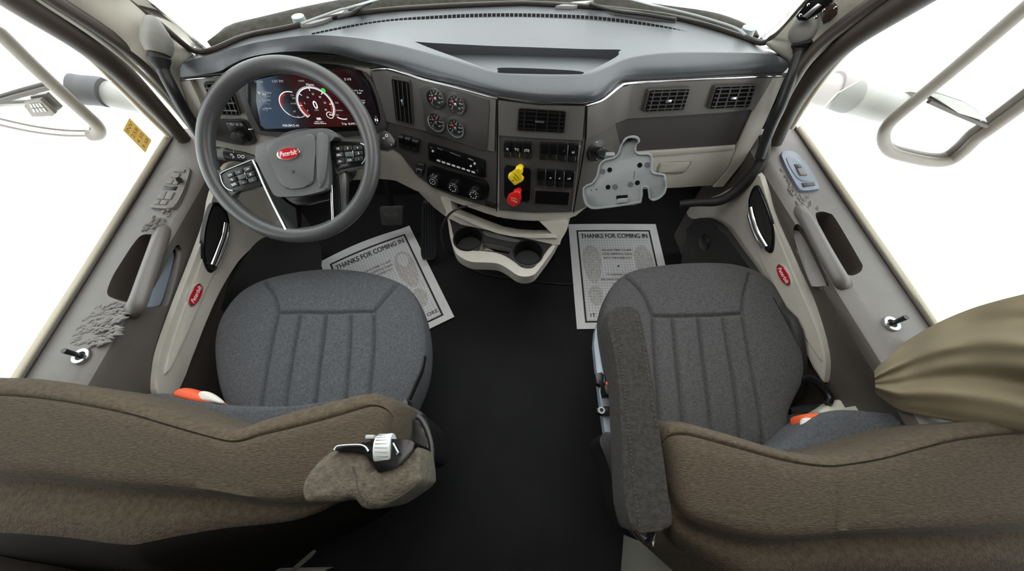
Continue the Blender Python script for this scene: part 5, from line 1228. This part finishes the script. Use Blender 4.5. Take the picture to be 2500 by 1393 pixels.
tubeo('mount_arm', [q0, q0.lerp(q1, .25), q0.lerp(q1, .5), q0.lerp(q1, .75), q1], [.013, .017, .014, .017, .013], M_blk, tc_, sc=(1, .8))
P = at(*zz([(495, 900)])[0], .93); boxo('arm_clamp_knob', q0.lerp(q1, .55)+V((0, -.01, .014)), (.026, .016, .016), M_gry, tc_, bevel=.004)

# ================================================================ GRAB HANDLES & PILLAR ITEMS
def grab(label, pts, collar, housing, rb=.0135):
    t = thing('grab_handle', label, 'grab handle', at(*pts[-1]), )
    tubeo('handle_bar', catmull([at(*p) for p in pts], 5), rb, M_blk if 0 else mat('handle_black', (.018, .018, .019), .42), t, res=18)
    tubeo('handle_boot', [at(*p) for p in collar], [.0195, .023, .021, .016, .0145], M_rub, t, res=20)
    H_ = [at(*p) for p in housing]; Q = catmull(H_, 4)
    rr = [.016, .022, .027, .030, .030, .027, .023]; n = len(Q)
    R = [lerp_tab([(k/(len(rr)-1), r) for k, r in enumerate(rr)], i/(n-1)) for i in range(n)]
    tubeo('mount_cover', Q, R, mat('cover_grey_green', (.23, .225, .20), .5, bump=.2), t, res=22)['label'] = 'grey plastic mount cover on the pillar'
    return t
grab('black grab handle on the left windshield pillar', [(390, 150, .875), (402, 180, .885), (420, 215, .90), (440, 252, .93), (462, 288, .97), (485, 325, 1.02), (498, 350, 1.05)],
     [(386, 132, .870), (388, 143, .872), (391, 153, .876), (395, 163, .879), (397, 168, .881)], [(372, 52, .87), (375, 70, .865), (380, 88, .865), (384, 105, .866), (386, 120, .868), (387, 132, .870)])
grab('black grab handle on the right windshield pillar', [(1957, 115, .885), (1950, 140, .89), (1938, 175, .90), (1922, 215, .92), (1905, 260, .945), (1886, 300, .98), (1868, 345, 1.02), (1855, 385, 1.05)],
     [(1960, 98, .878), (1959, 106, .880), (1957, 115, .885), (1954, 124, .887), (1952, 129, .888)], [(1968, 28, .87), (1966, 44, .868), (1964, 60, .868), (1962, 75, .87), (1961, 88, .874), (1960, 98, .878)])
# camera clamp near the top of the right pillar
dc = thing('dash_camera', 'black dash camera clamped high on the right windshield pillar', 'camera', at(1990, 30, .80))
zt = lambda pl: zo(pl, 1800, 0, .323)
D0 = Plane(at(1985, 25, .81), CAM-at(1985, 25, .81))
slab(D0, zt([(440, 120), (470, 90), (560, 10), (600, -60), (700, -60), (735, 0), (700, 40), (600, 110), (520, 160), (460, 155)]), -.03, 0, 'camera_body', M_gloss, dc, .006, seg=3)
slab(D0, zt([(490, 125), (610, 25), (640, 40), (530, 140)]), -.004, .003, 'mount_plate', M_sat, dc, .001)
slab(D0, zt([(640, 70), (700, 40), (740, 10), (765, 50), (755, 110), (700, 165), (650, 185), (640, 150), (630, 110)]), -.02, .012, 'camera_bracket', mat('bracket_brown', (.03, .016, .012), .3), dc, .004)
for x, y in ((655, 80), (595, 132), (540, 38), (480, 115), (740, 60)):
    P, N = D0(*zt([(x, y)])[0]); latheo('bracket_screw', P+N*.012, N, [(0, 0), (.0035, 0), (.003, .002), (0, .003)], M_chr, dc, res=14)
# window note
NP = onx(335, 330, -1.040); 
def note_pt(x, y, h=0): return onx(x, y, -1.038+h)
nt_ = thing('window_note', 'yellow handwritten note stuck on the driver door window', 'note', note_pt(336, 330))
q4 = [(316, 287), (370, 342), (355, 373), (300, 318)]
bm = bmesh.new(); add_prism(bm, [note_pt(x, y, .002) for x, y in q4], [note_pt(x, y, .0005) for x, y in q4]); obj('note_sheet', bm, M_note, nt_)
nA, nB, nD = [note_pt(*q4[i], .0028) for i in (0, 1, 3)]
bm = bmesh.new()
for i, s in enumerate(('INV', '258', '4 50', '9 58')):
    o = nA.lerp(nB, (i+.6)/4.2)+(nD-nA)
    ev = (nB-nA)/1; eu = -(nD-nA)
    vs, fs = text_mesh(s); W = max(p.x for p in vs)-min(p.x for p in vs); c = (max(p.x for p in vs)+min(p.x for p in vs))/2
    bv = [bm.verts.new(o+eu*(.5+(p.x-c)/W*.72)*1.0-ev*(p.y*.19)) for p in vs]
    for f_ in fs:
        try: bm.faces.new([bv[j] for j in f_])
        except Exception: pass
obj('note_writing', bm, mat('brown_ink', (.45, .22, .02), .8), nt_, smooth=0)

# ================================================================ OUTSIDE
def YP(y): return lambda px, py: ony(px, py, y)
def mirror(label, frames, glass_px, y, arm, extra):
    t = thing('side_mirror', label, 'mirror', ony(*glass_px[0], y))
    for pl, r in frames: tubeo('mirror_housing', catmull([ony(a, b, y) for a, b in pl], 6), r, M_mfr, t, res=14)
    bm = bmesh.new(); L = [ony(a, b, y+.012) for a, b in glass_px]; add_prism(bm, L, [p+V((0, .006, 0)) for p in L]); obj('mirror_glass', bm, M_mir, t)
    bm = bmesh.new(); c = sum(L, V())/len(L); add_prism(bm, [p+V((0, .008, 0)) for p in L], [c+(p-c)*.9+V((0, .035, 0)) for p in L], .01, 3); obj('mirror_shell', bm, M_arm2, t)
    return t
mr = mirror('large truck side mirror outside the passenger window with a lower convex glass',
    [([(2680, -130), (2600, -62), (2500, 22), (2400, 108), (2300, 192), (2215, 262), (2172, 300), (2158, 325), (2160, 352), (2178, 372), (2220, 385), (2280, 396), (2320, 392), (2352, 370), (2385, 338), (2408, 322), (2500, 255), (2640, 150), (2760, 60)], .0165)],
    [(2225, 262), (2178, 305), (2166, 330), (2170, 355), (2190, 370), (2280, 388), (2315, 384), (2345, 364), (2400, 318), (2760, 50), (2680, -120)], 1.0, None, None)
tubeo('divider_bar', [ony(2268, 247, .995), ony(2330, 275, .995), ony(2408, 308, .995)], .006, M_sky, mr)
bm = bmesh.new(); L = [ony(a, b, .99) for a, b in ((2275, 236), (2300, 238), (2360, 258), (2405, 285), (2412, 300), (2340, 276))]; add_prism(bm, L, [p+V((0, .02, 0)) for p in L], .003); obj('upper_glass_edge', bm, M_arm2, mr)
am = thing('mirror_arm', 'pale mirror arm reaching from the passenger door to the right mirror', 'mirror arm', at(2030, 225, 1.3))
tubeo('arm_tube', catmull([at(1905, 180, 1.21), at(1970, 202, 1.22), at(2040, 226, 1.24), at(2110, 245, 1.26), at(2170, 262, 1.28), at(2215, 270, 1.30)], 5), [.062]*26, M_arm2, am, res=24, sc=(.9, .8))
tubeo('arm_boot', catmull([at(2025, 215, 1.23), at(2050, 226, 1.238), at(2075, 235, 1.245)], 5), [.066]*11, mat('arm_boot_grey', (.30, .29, .27), .6), am, res=24, sc=(.9, .8))
tubeo('arm_joint', [at(2205, 262, 1.26), at(2222, 266, 1.27)], .06, M_mfr, am, res=20, sc=(.9, .8))
ml = mirror('truck side mirror outside the driver window with a small reflected vent',
    [([(-160, -60), (-80, 10), (0, 82), (80, 160), (150, 225), (205, 275), (232, 300), (242, 316), (238, 328), (222, 331)], .0165), ([(222, 331), (150, 330), (60, 318), (-60, 290), (-160, 260)], .0035)],
    [(-160, -50), (0, 92), (120, 205), (205, 285), (228, 312), (215, 325), (120, 322), (-160, 255)], 1.0, None, None)
tubeo('divider_bar', [ony(-60, 265, .995), ony(30, 238, .995), ony(128, 212, .995)], .006, M_sky, ml)
ll = [ony(a, b, .992) for a, b in ((58, 250), (98, 243), (135, 278), (128, 284), (78, 286), (64, 262))]
bm = bmesh.new(); add_prism(bm, ll, [p+V((0, .012, 0)) for p in ll], .002); o = obj('turn_lamp', bm, M_mfr, ml)
bm = bmesh.new(); qv = [(68, 253), (98, 250), (118, 274), (80, 276)]
for i in range(4):
    for j in range(2):
        L = [ony(*p, .989) for p in subquad(qv, .05+i*.24, .08+j*.48, .22+i*.24, .46+j*.48)]; add_prism(bm, L, [p+V((0, .004, 0)) for p in L])
obj('lamp_cells', bm, mat('lamp_grey', (.35, .34, .33), .5), o)
ll = [ony(a, b, .992) for a, b in ((-40, 262), (0, 260), (60, 258), (78, 284), (40, 286), (-40, 280))]
bm = bmesh.new(); add_prism(bm, ll, [p+V((0, .012, 0)) for p in ll], .002); obj('lower_bracket', bm, mat('lower_bracket_grey', (.5, .48, .44), .5), ml)
am = thing('mirror_arm', 'pale mirror arm with a dark boot reaching from the driver door to the left mirror', 'mirror arm', at(300, 235, 1.2))
tubeo('arm_tube', catmull([at(485, 280, 1.25), at(420, 262, 1.24), at(340, 245, 1.23), at(260, 228, 1.22), at(200, 218, 1.2)], 5), .050, M_arm2, am, res=24, sc=(.9, .8))
tubeo('arm_boot', catmull([at(262, 226, 1.21), at(235, 222, 1.205), at(205, 220, 1.2), at(178, 216, 1.19)], 5), .055, mat('boot_dark', (.10, .095, .10), .6), am, res=24, sc=(.9, .8))
# hood, wipers
hd = [(510, 108), (525, 88), (560, 60), (640, 40), (760, 12), (900, -10), (1200, -30), (1400, -25), (1500, -8), (1620, 14), (1740, 30), (1800, 48), (1840, 68), (1855, 85), (1848, 100)]
hb = [(505, 128), (560, 112), (640, 88), (740, 64), (850, 42), (960, 28), (1100, 18), (1250, 13), (1400, 20), (1520, 32), (1620, 46), (1700, 62), (1770, 84), (1820, 100), (1850, 108)]
Hf = resample([onz(x, y, .835) for x, y in cpx(hd, 4, False)], 60); Hn = resample([onz(x, y, .835)+V((0, .03, 0)) for x, y in cpx(hb, 4, False)], 60)
bm = bmesh.new(); G = []
for a, b in zip(Hn, Hf):
    row = []
    for j in range(9):
        k = j/8; p = a.lerp(b, k); p.z += .012*math.sin(math.pi*k); row.append(bm.verts.new(p))
    d = (b-a).normalized(); e = b+V((0, .03, -.05)); row.append(bm.verts.new(e)); row.append(bm.verts.new(b+V((0, .02, -.25)))); row.append(bm.verts.new(a+V((0, 0, -.25))))
    G.append(row)
for A_, B_ in zip(G, G[1:]):
    L = len(A_)
    for k in range(L): bm.faces.new((A_[k], A_[(k+1) % L], B_[(k+1) % L], B_[k]))
bm.faces.new(G[0]); bm.faces.new(G[-1][::-1])
tag(obj('truck_hood', bm, M_hood), 'dark dusty hood and cowl seen beyond the windshield base', 'hood')
def wiper(label, pts, blade, z=.90):
    t = thing('windshield_wiper', label, 'wiper', onz(*pts[0], z-.02))
    tubeo('wiper_arm', catmull([onz(x, y, z) for x, y in pts], 4), .006, M_wip, t, sc=(1, .4))
    tubeo('wiper_blade', catmull([onz(x, y, z-.012) for x, y in blade], 4), .007, M_rub, t, sc=(1, .6))
    latheo('wiper_pivot', onz(*pts[0], z-.03), V((0, 0, 1)), [(0, 0), (.02, 0), (.018, .02), (0, .024)], M_wip, t, res=20)
wiper('pale wiper arm beyond the left half of the windshield', [(735, 58), (770, 45), (830, 24), (848, 20), (900, 5), (960, -12)], [(825, 44), (860, 33), (885, 14), (905, 4)])
wiper('pale wiper arm beyond the right half of the windshield', [(1820, 86), (1790, 66), (1700, 38), (1600, 14), (1530, -4), (1400, -30)], [(1440, 10), (1500, 26), (1580, 36), (1650, 48)])
for nm, lab, q in (('cowl_strip', 'pale cowl strip beyond the left windshield half', [(732, 60), (800, 33), (848, 20), (835, 30), (790, 50), (760, 58)]), ('cowl_strip', 'pale cowl strip beyond the windshield just right of centre', [(1480, 18), (1560, 28), (1650, 42), (1652, 48), (1600, 44), (1500, 30)]), ('cowl_strip', 'short pale cowl strip near the windshield centre', [(1356, 14), (1400, 4), (1450, 0), (1430, 8), (1400, 15)])):
    L = [onz(x, y, .88) for x, y in q]; bm = bmesh.new(); add_prism(bm, L, [p+V((0, 0, -.02)) for p in L], .001); tag(obj(nm, bm, M_arm2), lab, 'strip', 'cowl strips')
tag(tubeo('whip_antenna', [at(352, -4, 1.35), at(374, 28, 1.4), at(394, 54, 1.5)], .006, M_mfr), 'thin grey antenna rod outside the upper left windshield corner', 'antenna')

for o in COL.objects:
    if o.parent is None and 'category' in o and 'group' not in o:
        g = {'seat': 'cab seats', 'paper floor mat': 'paper floor mats', 'mirror': 'side mirrors', 'mirror arm': 'mirror arms', 'grab handle': 'pillar grab handles', 'wiper': 'windshield wipers', 'seat belt': 'orange seat belts', 'pedal': 'foot pedals'}.get(o['category'])
        if g: o['group'] = g
